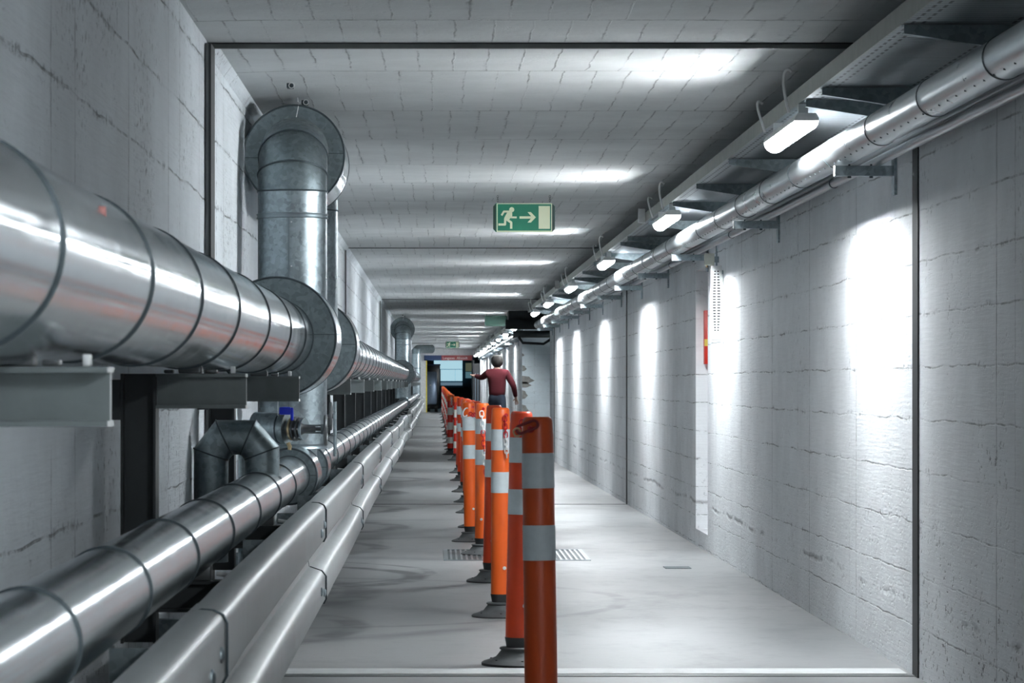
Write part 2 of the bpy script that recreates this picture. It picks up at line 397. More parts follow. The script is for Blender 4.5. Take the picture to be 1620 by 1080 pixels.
# right wall with the tall niche
NB, NE, ND = 20.75, 21.7, 0.30
m = MB()
m.box(XR, XR+.4, -12, NB, -.3, ZC); m.box(XR, XR+.4, NE, D_END1, -.3, ZC)
m.box(XR+ND, XR+.4, NB, NE, -.3, ZC); m.box(XR, XR+ND, NB, NE, Z(.82), ZC); m.box(XR, XR+ND, NB, NE, -.3, 0.09)
struct(m.build('wall_right', M_wallR, smooth=0))
struct(MB().box(X2, X2+.3, D_BEG2+.02, D_PORTAL, -.3, ZC).build('wall_right_far', M_wallR, smooth=0))
struct(MB().box(X2, 4.4, D_BEG2-.10, D_BEG2+.02, -.3, ZC).build('wall_side_passage', M_face, smooth=0))
struct(MB().box(4.0, 4.3, D_END1-1, D_BEG2-.1, -.3, ZC).build('wall_side_passage_end', M_face, smooth=0))
struct(MB().box(XL-.3, XR+.4, -12.3, -12, -.3, ZC+.2).build('wall_light_stop', M_wallL, smooth=0))  # unseen end wall added behind the camera to contain the light
# flaking plaster at the far corner
m = MB()
for k in range(7):
    zz = [1.72, 1.45, 1.22, 1.12, .92, .62, .35][k]; ww = [.05, .10, .26, .20, .12, .14, .08][k]; hh = [.06, .12, .16, .12, .18, .2, .2][k]
    pts = [(X2+.005, zz-hh/2), (X2+ww*.5, zz-hh*.45), (X2+ww, zz-hh*.1), (X2+ww*.7, zz+hh*.15), (X2+ww*.55, zz+hh*.4), (X2+.005, zz+hh/2)]
    m.prism(pts, 'Y', D_BEG2-.104, D_BEG2-.099)
struct(m.build('trim_4', M_chip, smooth=0))

# expansion joints : dark angle on left wall and ceiling, black seal on the right wall, seam on the floor
jn = 0
for k, d in enumerate([11.8, 29.6, 47.7, 65, 82.5, 100]):
    xr = XR if d < 50 else X2
    th = .022 if k == 0 else .008
    m = MB()
    m.box(XL, XL+.004, d-.03, d, 0, ZC); m.box(XL+.004, xr, d-.03, d, ZC-th*.2, ZC)
    m.box(xr-.006, xr, d-.13, d, fz(d), ZC-.010)
    m.cur = 1
    m.box(XL+.004, XL+.004+th*.55, d-.20, d, 0, ZC-th); m.box(XL+.004, xr-.01, d-.02, d, ZC-th, ZC-th*.2)
    m.cur = 0
    m.box(XL+.004+th*.55, XL+.004+th, d-.20, d, 0, ZC-th)
    struct(m.build('trim_1', [M_joint, M_jmet], smooth=0)).name = 'trim_%d' % (11+k)
    struct(MB().box(XL, xr, d-.07, d, fz(d)-.02, fz(d)+.003).build('trim_2', M_jmet if k == 0 else M_joint, smooth=0)).name = 'trim_%d' % (21+k)
# pale repaired strip across the floor by the nearest joint
struct(MB().box(XL+.02, XR-.02, 11.83, 12.05, fz(12)-.02, fz(12)+.003).build('trim_30', plain('pale_floor_strip', (0.56, 0.58, 0.58), .6), smooth=0))
# small cove along the left ceiling corner
struct(MB().prism([(XL, ZC), (XL+.035, ZC), (XL, ZC-.045)], 'Y', 11.82, D_PORTAL).build('trim_31', M_wallL, smooth=0))

# ------------------------------------------------------------------ ceiling lamps
def make_lamp():
    LX, LZ = 1.52, Z(1.07)
    t = thing('strip_lamp', '', 'lamp', (LX, 0, LZ), 'strip lamps under the cable tray')
    hw, y = .050, .58
    MB().prism([(LX-hw, LZ+.018), (LX-hw+.012, LZ+.038), (LX+hw-.012, LZ+.038), (LX+hw, LZ+.018), (LX+hw, LZ+.006), (LX-hw, LZ+.006)], 'Y', -y, y).build('housing', M_white, t, bevel=.002)
    pr = [(LX+.046*math.cos(a), LZ+.006+.042*math.sin(a)) for a in [PI+PI*i/8 for i in range(9)]]
    MB().prism(pr, 'Y', -y+.02, y-.02).build('diffuser', M_diff, t)
    for s in (-1, 1):
        MB().prism([(LX+.048*math.cos(a), LZ+.006+.044*math.sin(a)) for a in [PI+PI*i/8 for i in range(9)]], 'Y', s*(y-.02), s*(y-.002)).build('end_cap', M_cap, t)
        MB().box(LX-.02, LX+.02, s*.45-.012, s*.45+.012, LZ+.038, LZ+.086).build('mounting_clip', M_cut, t)
    # white looped lead from the far and near ends up over the tray edge
    for s, hgt in ((1, .17), (-1, .20)):
        p = []
        for i in range(13):
            a = PI*i/12
            p.append((LX-.058-.028*math.sin(a), s*.50-.05*math.cos(a)*s, LZ+.02+hgt*(.15+.85*math.sin(a*.62))))
        MB().tube(p, .006, 8).build('cable', M_white, t)
    return t
lamp0 = make_lamp()
alls = [d for d in LAMP_D if d != 12.76]+LAMP_D2
lamp0.location.y = 12.76
lamp0['label'] = 'glowing white strip lamp nearest in view, under the cable tray edge'
k = 1
for d in []: pass
vis = [12.76]
for d in sorted(alls):
    if d < 9: lb = 'strip lamp under the cable tray %s the camera, unseen, added to light the near end' % ('behind' if d < 0 else 'just ahead of')
    else:
        lb = 'glowing strip lamp, %s in the row counting away from the camera' % ORD[k]; k += 1
    copy_tree(lamp0, (lamp0.location.x, d, lamp0.location.z + (0 if d < 50 else -0.01)), lb)

# ------------------------------------------------------------------ cable tray
def make_tray(y0, y1, xr, label):
    t = thing('cable_tray', label, 'cable tray', (1.50, y0, Z(1.157)))
    MB().box(1.500, 1.503, y0, y1, Z(1.157), Z(1.222)).build('side_rail', M_trayside, t, smooth=0)
    MB().box(xr-.003, xr, y0, y1, Z(1.157), Z(1.222)).build('side_rail', M_trayside, t, smooth=0)
    MB().box(1.503, xr-.003, y0, y1, Z(1.157), Z(1.160)).build('tray_floor', M_tray, t, smooth=0)
    m = MB()
    for c in range(6):
        x = 1.55+c*.05; r = [.012, .009, .014, .01, .008, .012][c]
        if x > xr-.04: break
        m.tube([(x+.004*math.sin(i*1.3+c), y0+(y1-y0)*i/30, Z(1.162)+r) for i in range(31)], r, 7)
    m.build('cable_bundle', M_blk, t)
    return t
make_tray(-11, 48.6, 1.885, 'long galvanised cable tray with slotted floor hung along the right wall')
make_tray(56.5, 116.7, 1.71, 'far stretch of cable tray beyond the dark overhead ducts')
# a splice plate and an upstand bracket on the tray side
for d, lb in ((21.3, 'small white upstand bracket on the tray edge beside the second lamp in view'), (36.2, 'small white upstand bracket on the tray edge farther along the tunnel')):
    tag(MB().box(1.448, 1.499, d, d+.03, Z(1.15), Z(1.25)).box(1.448, 1.452, d-.05, d+.03, Z(1.15), Z(1.25)).build('tray_bracket', M_cut, off=(1.47, d, Z(1.13)), smooth=0), lb, 'bracket', 'upstand brackets on the tray edge')
def make_arm(xr):
    t = thing('cantilever_arm', '', 'bracket', (1.51, 0, Z(1.15)), 'steel arms carrying the cable tray')
    m = MB()
    zt = Z(1.154)
    m.prism([(1.507, zt), (xr-.012, zt), (xr-.012, zt-.085), (1.507, zt-.028)], 'Y', -.003, .001)
    m.prism([(1.507, zt), (xr-.012, zt), (xr-.012, zt-.004), (1.507, zt-.004)], 'Y', .001, .040)
    m.prism([(1.507, zt-.024), (xr-.012, zt-.081), (xr-.012, zt-.085), (1.507, zt-.028)], 'Y', .001, .030)
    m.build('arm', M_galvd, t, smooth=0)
    MB().box(xr-.012, xr-.001, -.025, .06, zt-.15, zt+.03).build('wall_plate', M_galvd, t, smooth=0)
    return t
armd = [7.6, 9.57, 11.6, 12.1, 15.3, 17.2, 18.9, 21.1, 23.4, 24.3, 26.4, 28.4, 30.6, 32.4, 34.7, 36.6, 38.6, 40.9, 42.8, 45, 47]
arm0 = make_arm(XR); arm0.location.y = armd[0]; arm0['label'] = 'dark tapered steel arm under tray, just outside the top right corner'
for i, d in enumerate(armd[1:]):
    copy_tree(arm0, (arm0.location.x, d, arm0.location.z), 'tapered galvanised steel arm carrying the cable tray, %s from the camera in view' % ORD[i])
arm2 = make_arm(X2); arm2.location.y = 58.6; arm2['label'] = 'first tapered arm of the far cable tray beyond the overhead ducts'
for i, d in enumerate([61, 65, 69, 73, 77, 81, 85, 89, 93, 97, 101, 105, 109]):
    copy_tree(arm2, (arm2.location.x, d, arm2.location.z), 'tapered arm of the far cable tray, %s beyond the overhead ducts' % ORD[i+1])

# ------------------------------------------------------------------ right-hand pipes and their wall brackets
RX, RZ, RR = 1.69, Z(.968), .066
t = thing('clad_pipe', 'shiny metal-clad pipe on wall brackets along the upper right wall', 'pipe', (RX, 2, RZ))
elb = [(RX, 49.3, RZ)]+[(RX+.35*(1-math.cos(a)), 49.3+.35*math.sin(a), RZ) for a in [PI/2*i/6 for i in range(1, 7)]]+[(3.98, 49.65, RZ)]
tag(MB().tube(elb, RR, 24).build('pipe_elbow', M_clad, off=(RX, 49.3, RZ)), 'metal-clad pipe bend turning into the side passage', 'pipe')
MB().tube([(RX, -11+i*3.01, RZ) for i in range(21)][:20]+[(RX, 49.29, RZ)], RR, 32).build('pipe_cladding', M_cladR, t)
yy = 7.6; ring_d = []
while yy < 48.5:
    ring_d.append(yy); yy += 1.22
for d in ring_d: MB().lathe((RX, d, RZ), 'Y', [(0, RR+.0005), (.001, RR+.0028), (.012, RR+.0028), (.013, RR+.0005)], 32, False).build('seam_band', M_seam, t)
m = MB()
dd = 8.0
while dd < 30:
    a = math.radians(208); m.lathe((RX+RR*math.cos(math.radians(236)), dd, RZ+RR*math.sin(math.radians(236))), 'Z', [(-.003, .0035), (.003, .0035)], 8); dd += .16
rv = m.build('rivet_row', M_seam, t); rv['kind'] = 'stuff'
t = thing('clad_pipe', 'far metal-clad pipe on brackets, beyond the overhead ducts', 'pipe', (1.645, 60, RZ))
MB().tube([(1.645, 57.0, RZ), (1.645, 112, RZ)], .05, 20).build('pipe_cladding', M_clad, t)
for i in range(26): MB().lathe((1.645, 58+i*2.0, RZ), 'Y', [(0, .051), (.001, .054), (.02, .054), (.021, .051)], 20, False).build('seam_band', M_seam, t)
# bare steel conduit pipes behind
for x, z, r, lb in ((1.822, Z(.915), .020, 'slim bare steel pipe running behind the clad pipe, lower one'), (1.852, Z(.962), .017, 'slim bare steel pipe running behind the clad pipe, upper one near wall')):
    t = thing('steel_pipe', lb, 'pipe', (x, 2, z))
    MB().tube([(x, -11, z), (x, 49.2, z)], r, 16).build('pipe_run', plain('plain_steel', (.45, .46, .48), .30, .9, var=.01, scale=1), t)
    dd = 8.9
    while dd < 48:
        MB().lathe((x, dd, z), 'Y', [(0, r), (0, r+.003), (.018, r+.003), (.018, r)], 16, False).build('coupling', M_seam, t); dd += 4.7
def make_rb(xr, x0):
    t = thing('wall_bracket', '', 'bracket', (xr, 0, Z(.86)), 'wall brackets under the right-hand pipes')
    zt = Z(.896)
    m = MB()
    m.box(x0, xr-.012, -.003, 0, zt-.042, zt); m.box(x0, xr-.012, 0, .038, zt-.003, zt); m.box(x0, xr-.012, 0, .038, zt-.042, zt-.039)
    m.build('channel', M_galv, t, smooth=0)
    MB().box(x0-.003, x0, -.004, .039, zt-.043, zt+.001).build('end_cap', M_white, t, smooth=0)
    MB().box(xr-.012, xr-.001, -.02, .06, zt-.12, zt+.05).build('wall_plate', M_galv, t, smooth=0)
    for xx in (x0+.06, x0+.15): MB().lathe((xx, .018, zt-.05), 'Z', [(0, .008), (.012, .008), (.012, .004), (.0575, .004)], 8).build('bolt', M_seam, t)
    return t
rb0 = make_rb(XR, 1.645); rb0.location.y = 12.24; rb0['label'] = 'pale steel wall bracket under the right pipes, nearest in view'
rbd = [16.4, 20.7, 24.2, 27.3, 30.3, 33.7, 36.6, 39.4, 42.4, 45.4, 48.2]
for i, d in enumerate(rbd): copy_tree(rb0, (XR, d, rb0.location.z), 'steel wall bracket under the right pipes, %s away from the camera' % ORD[i+1])
rb2 = make_rb(X2, 1.53); rb2.location.y = 62; rb2['label'] = 'first wall bracket of the far right pipe beyond the side passage'
for i in range(11): copy_tree(rb2, (X2, 66+i*4.2, rb2.location.z), 'wall bracket of the far right pipe, %s beyond the side passage' % ORD[i+1])
# perforated trunk, junction box, red item in the niche
t = thing('perforated_channel', 'white perforated vertical channel standing off the bright right wall', 'channel', (1.85, 19.6, Z(.29)))
m = MB().box(1.815, 1.885, 19.6, 19.603, Z(.29), Z(.775)).box(1.815, 1.818, 19.603, 19.65, Z(.29), Z(.775)).box(1.882, 1.885, 19.603, 19.65, Z(.29), Z(.775))
m.build('channel', M_white, t, smooth=0)
m = MB()
for i in range(22):
    z = Z(.345)+i*.0185; wn = .010+.012*math.sin(PI*(i+1)/23)
    for s in (-1, 1): m.box(1.850+s*(.004+wn*.5)-wn*.45, 1.850+s*(.004+wn*.5)+wn*.45, 19.5985, 19.6, z, z+.008)
m.build('slot_grid', M_blk, t, smooth=0)
MB().box(1.820, 1.880, 19.602, 19.66, Z(.265), Z(.29)).build('end_cap', M_cut, t, bevel=.004)
MB().tube([(1.852, 19.62, Z(.775)), (1.852, 19.62, Z(.93))], .006, 8).build('hanger', M_seaml, t)
MB().box(1.882, XR-.001, 19.61, 19.64, Z(.72), Z(.745)).build('standoff', M_galv, t)
t = thing('junction_box', 'small cream junction box under the pipes beside the perforated trunk', 'box', (1.83, 19.9, Z(.79)))
MB().box(1.80, 1.865, 19.9, 19.97, Z(.79), Z(.87)).build('box_body', plain('aged_cream', (.6, .6, .52), .5), t, bevel=.004)
MB().box(1.865, XR-.001, 19.92, 19.95, Z(.81), Z(.85)).build('wall_mount', M_seaml, t)
for x in (1.817, 1.845): MB().tube([(x, 19.93, Z(.775)), (x, 19.93, Z(.79))], .008, 8).build('gland', M_brass, t)
t = thing('niche_marker', 'narrow red panel with yellow band inside the wall niche', 'panel', (2.0, 21.6, Z(.14)))
MB().box(1.952, 2.09, 21.60, 21.695, Z(.14), Z(.53)).build('panel_body', M_red, t, bevel=.004)
MB().box(1.951, 2.091, 21.597, 21.60, Z(.27), Z(.32)).build('yellow_band', plain('yellow', (.8, .6, .1), .5), t, smooth=0)

# ------------------------------------------------------------------ left: the big clad pipe, lower pipe, expansion loops
BX, BZ, BR = -.673, Z(.195), .155
SX, SZ, SR = -.643, Z(-.408), .088
def pipe_run(name, label, x, z, r, y0, y1, mat, rings, seam=M_seam, n=40):
    t = thing(name, label, 'pipe', (x, y0, z))
    MB().tube([(x, y0+(y1-y0)*i/8, z) for i in range(9)], r, n).build('pipe_cladding', mat, t)
    for d in rings: MB().lathe((x, d, z), 'Y', [(0, r+.0003), (.0015, r+.004), (.012, r+.004), (.0135, r+.0003)], n, False).build('seam_band', seam, t)
    return t
big1 = pipe_run('clad_pipe', 'largest metal-clad pipe, near stretch running along the left wall', BX, BZ, BR, 1.5, 13.55, M_clad, [2.9, 4.12, 5.43, 6.58, 7.83, 9.25, 10.6, 11.8], n=64)
big2 = pipe_run('clad_pipe', 'largest metal-clad pipe, stretch beyond the first vertical loop', BX, BZ, BR, 15.2, 58.5, M_clad, [17.2+i*1.22 for i in range(33)], n=48)
big3 = pipe_run('clad_pipe', 'largest metal-clad pipe, farthest stretch beyond the second loop', BX, BZ, BR, 60.3, 101, M_clad, [63+i*1.6 for i in range(22)], n=32)
low1 = pipe_run('clad_pipe', 'thinner metal-clad pipe low on the left, behind the guardrail', SX, SZ, SR, 1.5, 60, M_clad2, [2.4, 3.5]+[4.63, 5.78, 6.94, 8.15, 9.38, 10.6, 11.75]+[15.6+i*1.2 for i in range(36)], n=48)
low2 = pipe_run('clad_pipe', 'far stretch of the thinner low clad pipe beyond the second loop', SX, SZ, SR, 60, 108, M_clad2, [62+i*2 for i in range(22)], n=24)
# red paint dab on the big pipe
MB().lathe((BX+.135, 4.84, BZ+.083), 'X', [(-.02, .012), (0.0, .010)], 14).build('paint_dab', plain('pink_paint', (.5, .22, .20), .6), big1)

def ring_path(c, r): return [(c[0]+r*math.cos(2*PI*i/64), c[1], c[2]+r*math.sin(2*PI*i/64)) for i in range(64)]
def make_loop():
    t = thing('expansion_loop', '', 'duct', (-.658, 13.6, SZ))
    VX, V1, V2, TZ, r, rc = -.658, 13.6, 15.1, Z(1.075), .158, .20
    # riser
    MB().lathe((VX, V1, 0), 'Z', [(Z(-.30), r-.004), (Z(-.30), r), (TZ-rc, r)], 56, True).build('riser_duct', M_galv, t)
    for z in (Z(-.287), Z(.762)):
        MB().lathe((VX, V1, z), 'Z', [(-.012, r), (-.010, r+.007), (-.001, r+.003), (.001, r+.003), (.010, r+.007), (.012, r)], 56, False).build('band', M_seaml, t)
    MB().box(VX-.012, VX-.006, V1-r-.0025, V1-r+.004, Z(-.2), Z(.75)).build('seam_strip', M_seaml, t, smooth=0)
    for z in (.73, .53, .33, .05, -.12): MB().lathe((VX+.003, V1-r-.003, Z(z)), 'Y', [(0, .004), (.004, .004)], 8).build('rivet', M_cut, t)
    MB().lathe((SX, V1+.2, 0), 'Z', [(SZ, .09), (Z(-.288), .09)], 40, True).build('neck_duct', M_galv, t)
    # segmented elbow up and over
    def elbow(yc, s, nm):
        ang = [0, 22, 52, 90]
        rings = []
        for a in ang:
            ra = math.radians(a)
            c = Vector((VX, yc+s*rc*(1-math.cos(ra)), TZ-rc+rc*math.sin(ra)))
            rad = Vector((0, -s*math.cos(ra), math.sin(ra)))
            rings.append([c+Vector((1, 0, 0))*r*math.cos(2*PI*k/56)+rad*r*math.sin(2*PI*k/56) for k in range(56)])
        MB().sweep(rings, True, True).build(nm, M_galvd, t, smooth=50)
        for a in ang[:3]:
            ra = math.radians(a)
            c = Vector((VX, yc+s*rc*(1-math.cos(ra)), TZ-rc+rc*math.sin(ra))); rad = Vector((0, -s*math.cos(ra), math.sin(ra)))
            MB().tube([c+Vector((1, 0, 0))*(r+.001)*math.cos(2*PI*k/56)+rad*(r+.001)*math.sin(2*PI*k/56) for k in range(56)], .0045, 6, loop=True).build('elbow_seam', M_seam, t)
    elbow(V1, 1, 'elbow'); elbow(V2, -1, 'elbow')
    def drum(x, z, y0, y1, R, ri, nm):
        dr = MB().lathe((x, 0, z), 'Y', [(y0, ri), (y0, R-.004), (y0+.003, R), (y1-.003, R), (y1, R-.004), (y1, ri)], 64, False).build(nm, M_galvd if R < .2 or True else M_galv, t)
        MB().lathe((x, 0, z), 'Y', [(y0+.012, R+.0005), (y0+.014, R+.0025), (y1-.014, R+.0025), (y1-.012, R+.0005)], 64, False).build('bright_rim', M_clad, dr)
        for yy in (y0, y1): MB().tube([(x+R*math.cos(2*PI*i/64), yy, z+R*math.sin(2*PI*i/64)) for i in range(64)], .0045, 6, loop=True).build('rim_edge', M_seam, dr)
        MB().tube([(x+(ri+.002)*math.cos(2*PI*i/64), y0, z+(ri+.002)*math.sin(2*PI*i/64)) for i in range(64)], .004, 6, loop=True).build('hub_edge', M_seam, dr)
        for a in (3, 183): 
            aa = math.radians(a)
            MB().box(min(x+ri*math.cos(aa), x+R*math.cos(aa)), max(x+ri*math.cos(aa), x+R*math.cos(aa)), y0-.0015, y0+.001, z+.5*(ri+R)*math.sin(aa)-.002, z+.5*(ri+R)*math.sin(aa)+.001).build('face_seam', M_seam, dr, smooth=0)
        return dr
    drum(-.671, TZ, 14.03, 14.72, .237, .155, 'top_drum')
    drum(BX, BZ, 12.5, 13.2, .251, .153, 'lower_drum')
    drum(BX, BZ, 15.7, 16.4, .251, .153, 'lower_drum')
    drum(SX, SZ, 13.0, 13.5, .122, .086, 'small_drum')
    drum(SX, SZ, 14.25, 14.7, .122, .086, 'small_drum')
    MB().lathe((VX, V2, 0), 'Z', [(BZ-.05, r), (TZ-rc, r)], 48, True).build('riser_duct', M_galv, t)
    # hanger hooks and wire
    MB().tube([(-.655, 14.05, ZC), (-.655, 14.05, ZC-.02), (-.64, 14.0, ZC-.03), (-.648, 14.03, TZ+.245), (-.66, 14.02, TZ+.18)], .0022, 6).build('hanger_wire', M_cut, t)
    for y in (13.35, 14.15):
        MB().box(-.672+.03*(y > 14), -.640+.03*(y > 14), y, y+.06, ZC-.022, ZC).build('ceiling_eye', M_seam, t, bevel=.003)
        MB().tube([(-.650+.03*(y > 14)+.012*math.cos(q), y-.004, ZC-.012+.012*math.sin(q)) for q in [2*PI*k/14 for k in range(14)]], .002, 5, loop=True).build('eye_ring', M_cut, t)
    return t
loop0 = make_loop(); loop0['label'] = 'nearest galvanised vertical expansion loop with round drums, rising to the ceiling'
copy_tree(loop0, loop0.location+Vector((0, 45.2, 0)), 'second galvanised vertical expansion loop, small and far down the left wall')
t3 = thing('vertical_duct', 'third vertical duct at the far end, left of the portal', 'duct', (-.68, 99, 1))
MB().lathe((-.68, 99, 0), 'Z', [(SZ+.02, .158), (Z(.98), .158)], 28, True).build('riser_duct', M_galv, t3)
MB().tube([(-.68, 99, Z(.97)), (-.68, 99, Z(1.05)), (-.6, 99.2, Z(1.13)), (-.45, 99.6, Z(1.15)), (-.15, 99.9, Z(1.15))], .15, 24).build('elbow', M_galvd, t3)
MB().lathe((-.68, 99, Z(.5)), 'Z', [(-.01, .16), (0, .165), (.01, .16)], 28, False).build('band', M_seam, t3)

# faceted goose-neck elbow over the lower pipe
t = thing('gooseneck_duct', 'faceted dark galvanised gooseneck duct bending over the lower pipe', 'duct', (-.73, 10.98, SZ))
def miter(path, r, n=28):
    path = [Vector(p) for p in path]; rings = []
    dirs = [(b-a).normalized() for a, b in zip(path, path[1:])]
    N_ = Vector((0, 1, 0))
    for i, p in enumerate(path):
        if i == 0: tdir = dirs[0]; sc = 1
        elif i == len(path)-1: tdir = dirs[-1]; sc = 1
        else: tdir = (dirs[i-1]+dirs[i]).normalized(); sc = 1/max(.5, tdir.dot(dirs[i]))
        u = tdir.cross(N_).normalized()
        rings.append([p+N_*r*math.cos(2*PI*k/n)+u*r*sc*math.sin(2*PI*k/n) for k in range(n)])
    return rings
gp = [(-.835, 11.15, Z(-.62)), (-.835, 11.15, Z(-.235)), (-.795, 11.13, Z(-.195)), (-.683, 11.11, Z(-.190)), (-.643, 11.1, Z(-.228)), (-.643, 11.1, Z(-.345))]
gp = [(-.832, 10.98, Z(-.66)), (-.832, 10.98, Z(-.262)), (-.783, 10.98, Z(-.200)), (-.694, 10.98, Z(-.200)), (-.643, 10.98, Z(-.258)), (-.643, 10.98, Z(-.345))]
rg = miter(gp, .064)
MB().sweep(rg, True, True).build('duct_body', M_galvd, t, smooth=28)
for r_ in rg[1:-1]: MB().tube([Vector(p) for p in r_], .003, 6, loop=True).build('miter_seam', M_seam, t)
MB().lathe((-.643, 10.98, Z(-.335)), 'Z', [(-.02, .066), (-.02, .072), (-.012, .072), (-.008, .066)], 28, False).build('collar', M_seam, t)
tag(MB().lathe((-.765, 11.9, 0), 'Z', [(0.0, .028), (Z(-.20), .028)], 20).build('drop_pipe', M_galv, off=(-.765, 11.9, 0)), 'slim vertical galvanised pipe seen behind the gooseneck duct', 'pipe')
# white wall-side tube seen between the legs
# branch with valve
t = thing('branch_valve', 'capped branch pipe with blue lever, flanges and round handwheel beside the riser', 'valve', (-.60, 12.3, Z(-.2)))
c0 = Vector((-.76, 12.5, Z(-.185))); ax = Vector((1, -.45, -.03)).normalized()
def along(s): return tuple(c0+ax*s)
MB().tube([along(0), along(.13), along(.131), along(.155)], [.064, .064, .067, .067], 32).build('branch_pipe', M_galv, t)
MB().tube([along(.118), along(.125)], [.0655, .0655], 32).build('clamp_band', M_seam, t)
MB().tube([along(.155), along(.170), along(.171), along(.205)], [.040, .040, .030, .030], 24).build('valve_body', M_iron, t)
for s, rr, mt in ((.172, .050, M_brass), (.186, .052, M_iron), (.205, .048, M_iron), (.222, .046, M_seaml)):
    MB().tube([along(s), along(s+.009)], [rr, rr], 28).build('flange', mt, t)
    for q in range(6):
        a = 2*PI*q/6; pp = Vector(along(s-.004)); u = ax.cross(Vector((0, 0, 1))).normalized(); v_ = ax.cross(u)
        pp += u*(rr-.009)*math.cos(a)+v_*(rr-.009)*math.sin(a)
        if mt is M_iron: MB().tube([pp, pp+ax*.018], [.005, .005], 6).build('bolt', M_cut, t)
m = MB(); m.box(-.648, -.600, 12.26, 12.29, Z(-.130), Z(-.098)); m.box(-.602, -.590, 12.26, 12.30, Z(-.155), Z(-.100)); m.build('lever', M_blue, t, bevel=.005)
MB().tube([(-.55, 12.32, Z(-.190)), (-.462, 12.32, Z(-.190))], [.008, .008], 12).build('stem', M_iron, t)
MB().tube([(-.56, 12.32, Z(-.175)), (-.475, 12.32, Z(-.175))], [.004, .004], 8).tube([(-.56, 12.32, Z(-.205)), (-.475, 12.32, Z(-.205))], [.004, .004], 8).tube([(-.478, 12.32, Z(-.19)), (-.466, 12.32, Z(-.19))], [.022, .022], 16).build('yoke', M_seaml, t)
MB().tube([(-.50, 12.32, Z(-.19)), (-.545, 12.32, Z(-.19)), (-.56, 12.32, Z(-.19))], [.013, .018, .026], 18).build('bonnet', M_iron, t)
def wheel(par, x, y, z, R):
    m = MB().tube([(x, y+R*math.cos(2*PI*i/36), z+R*math.sin(2*PI*i/36)) for i in range(36)], .0075, 10, loop=True)
    for q in range(5):
        a = 2*PI*q/5; m.tube([(x-.004, y, z), (x, y+R*math.cos(a), z+R*math.sin(a))], .004, 6)
    m.tube([(x-.01, y, z), (x+.01, y, z)], .012, 12)
    return m.build('handwheel', M_iron, par)
wheel(t, -.458, 12.32, Z(-.195), .058)
MB().tube([(-.612, 12.27, Z(-.245)), (-.604, 12.27, Z(-.262)), (-.606, 12.27, Z(-.275))], [.008, .009, .007], 10).build('drain_plug', M_brass, t)
t = thing('upright_valve', 'second handwheel and upright galvanised tube just beyond the riser', 'valve', (-.49, 14.6, Z(-.3)))
MB().tube([(-.497, 14.6, Z(-.36)), (-.497, 14.6, Z(-.09))], .009, 14).build('upright_tube', M_galv, t)
wheel(t, -.512, 14.45, Z(-.16), .062)
MB().tube([(-.515, 14.45, Z(-.16)), (-.56, 14.5, Z(-.16)), (-.56, 14.6, Z(-.33))], .009, 10).build('stem', M_iron, t)
tag(MB().tube([(-.633, 11.9, Z(.045)), (-.634, 11.9, Z(-.13))], .0016, 6).build('hanging_wire', M_cut, off=(-.633, 11.9, Z(-.13))), 'thin straight wire hanging from the support arm to the valve', 'wire')

# ------------------------------------------------------------------ left wall supports : post, two cantilever beams
def ibeam(m, x0, x1, y, z0, z1, wd=.085, tf=.009, tw=.005):
    m.box(x0, x1, y-wd/2, y+wd/2, z0, z0+tf); m.box(x0, x1, y-wd/2, y+wd/2, z1-tf, z1); m.box(x0, x1, y-tw/2, y+tw/2, z0+tf, z1-tf)
def make_support():
    t = thing('pipe_support', '', 'support frame', (-.81, 0, Z(-.71)), 'steel support frames on the left wall')
    m = MB()
    x0, x1 = -.861, -.765
    m.box(x0, x1, -.003, .003, Z(-.71), Z(.026)); m.box(x0, x0+.007, -.048, .048, Z(-.71), Z(.026)); m.box(x1-.007, x1, -.048, .048, Z(-.71), Z(.026))
    m.build('post', M_post, t, smooth=0)
    m = MB(); ibeam(m, -.765, -.521, 0, Z(-.069), Z(.026)); u = m.build('upper_beam', M_beam, t, smooth=0)
    m = MB(); m.box(-.521, -.5195, -.0425, .0425, Z(-.069), Z(-.060)); m.box(-.521, -.5195, -.0425, .0425, Z(.017), Z(.026)); m.box(-.521, -.5195, -.0028, .0028, Z(-.061), Z(.018)); m.build('cut_end', M_cut, u, smooth=0)
    m = MB(); ibeam(m, -.765, -.50, 0, Z(-.625), Z(-.540)); m.build('lower_beam', M_post, t, smooth=0)
    for za in (-.70, -.10): MB().box(XL+.001, -.861, -.06, .06, Z(za), Z(za+.11)).build('wall_plate', M_post, t, smooth=0)
    sh = MB().box(-.705, -.641, -.03, .03, Z(.027), Z(.045)).box(-.628, -.60, -.022, .022, Z(.027), Z(.037)).box(-.745, -.72, -.022, .022, Z(.027), Z(.037)); sh.build('pipe_shoe', M_iron, t, bevel=.003)
    MB().box(-.562, -.550, -.03, .0, Z(.027), Z(.046)).build('stop_lug', M_cut, t, bevel=.002)
    sh = MB().box(-.67, -.616, -.04, .04, Z(-.539), Z(-.494)); sh.build('low_pipe_shoe', M_iron, t, bevel=.003)
    MB().tube([(-.60, -.03, Z(-.520)), (-.545, -.03, Z(-.528))], .006, 8).build('clamp_bolt', M_cut, t)
    return t
sup0 = make_support(); sd = [4.75, 8.15, 11.3]+[18.1+3.37*i for i in range(12)]+[62+4*i for i in range(10)]
sup0.location.y = sd[0]; sup0['label'] = 'dark steel support frame nearest the camera, its beam end at left edge'
for i, d in enumerate(sd[1:]):
    copy_tree(sup0, (sup0.location.x, d, sup0.location.z), 'dark steel support frame under the left pipes, %s from the camera' % ORD[i+1])

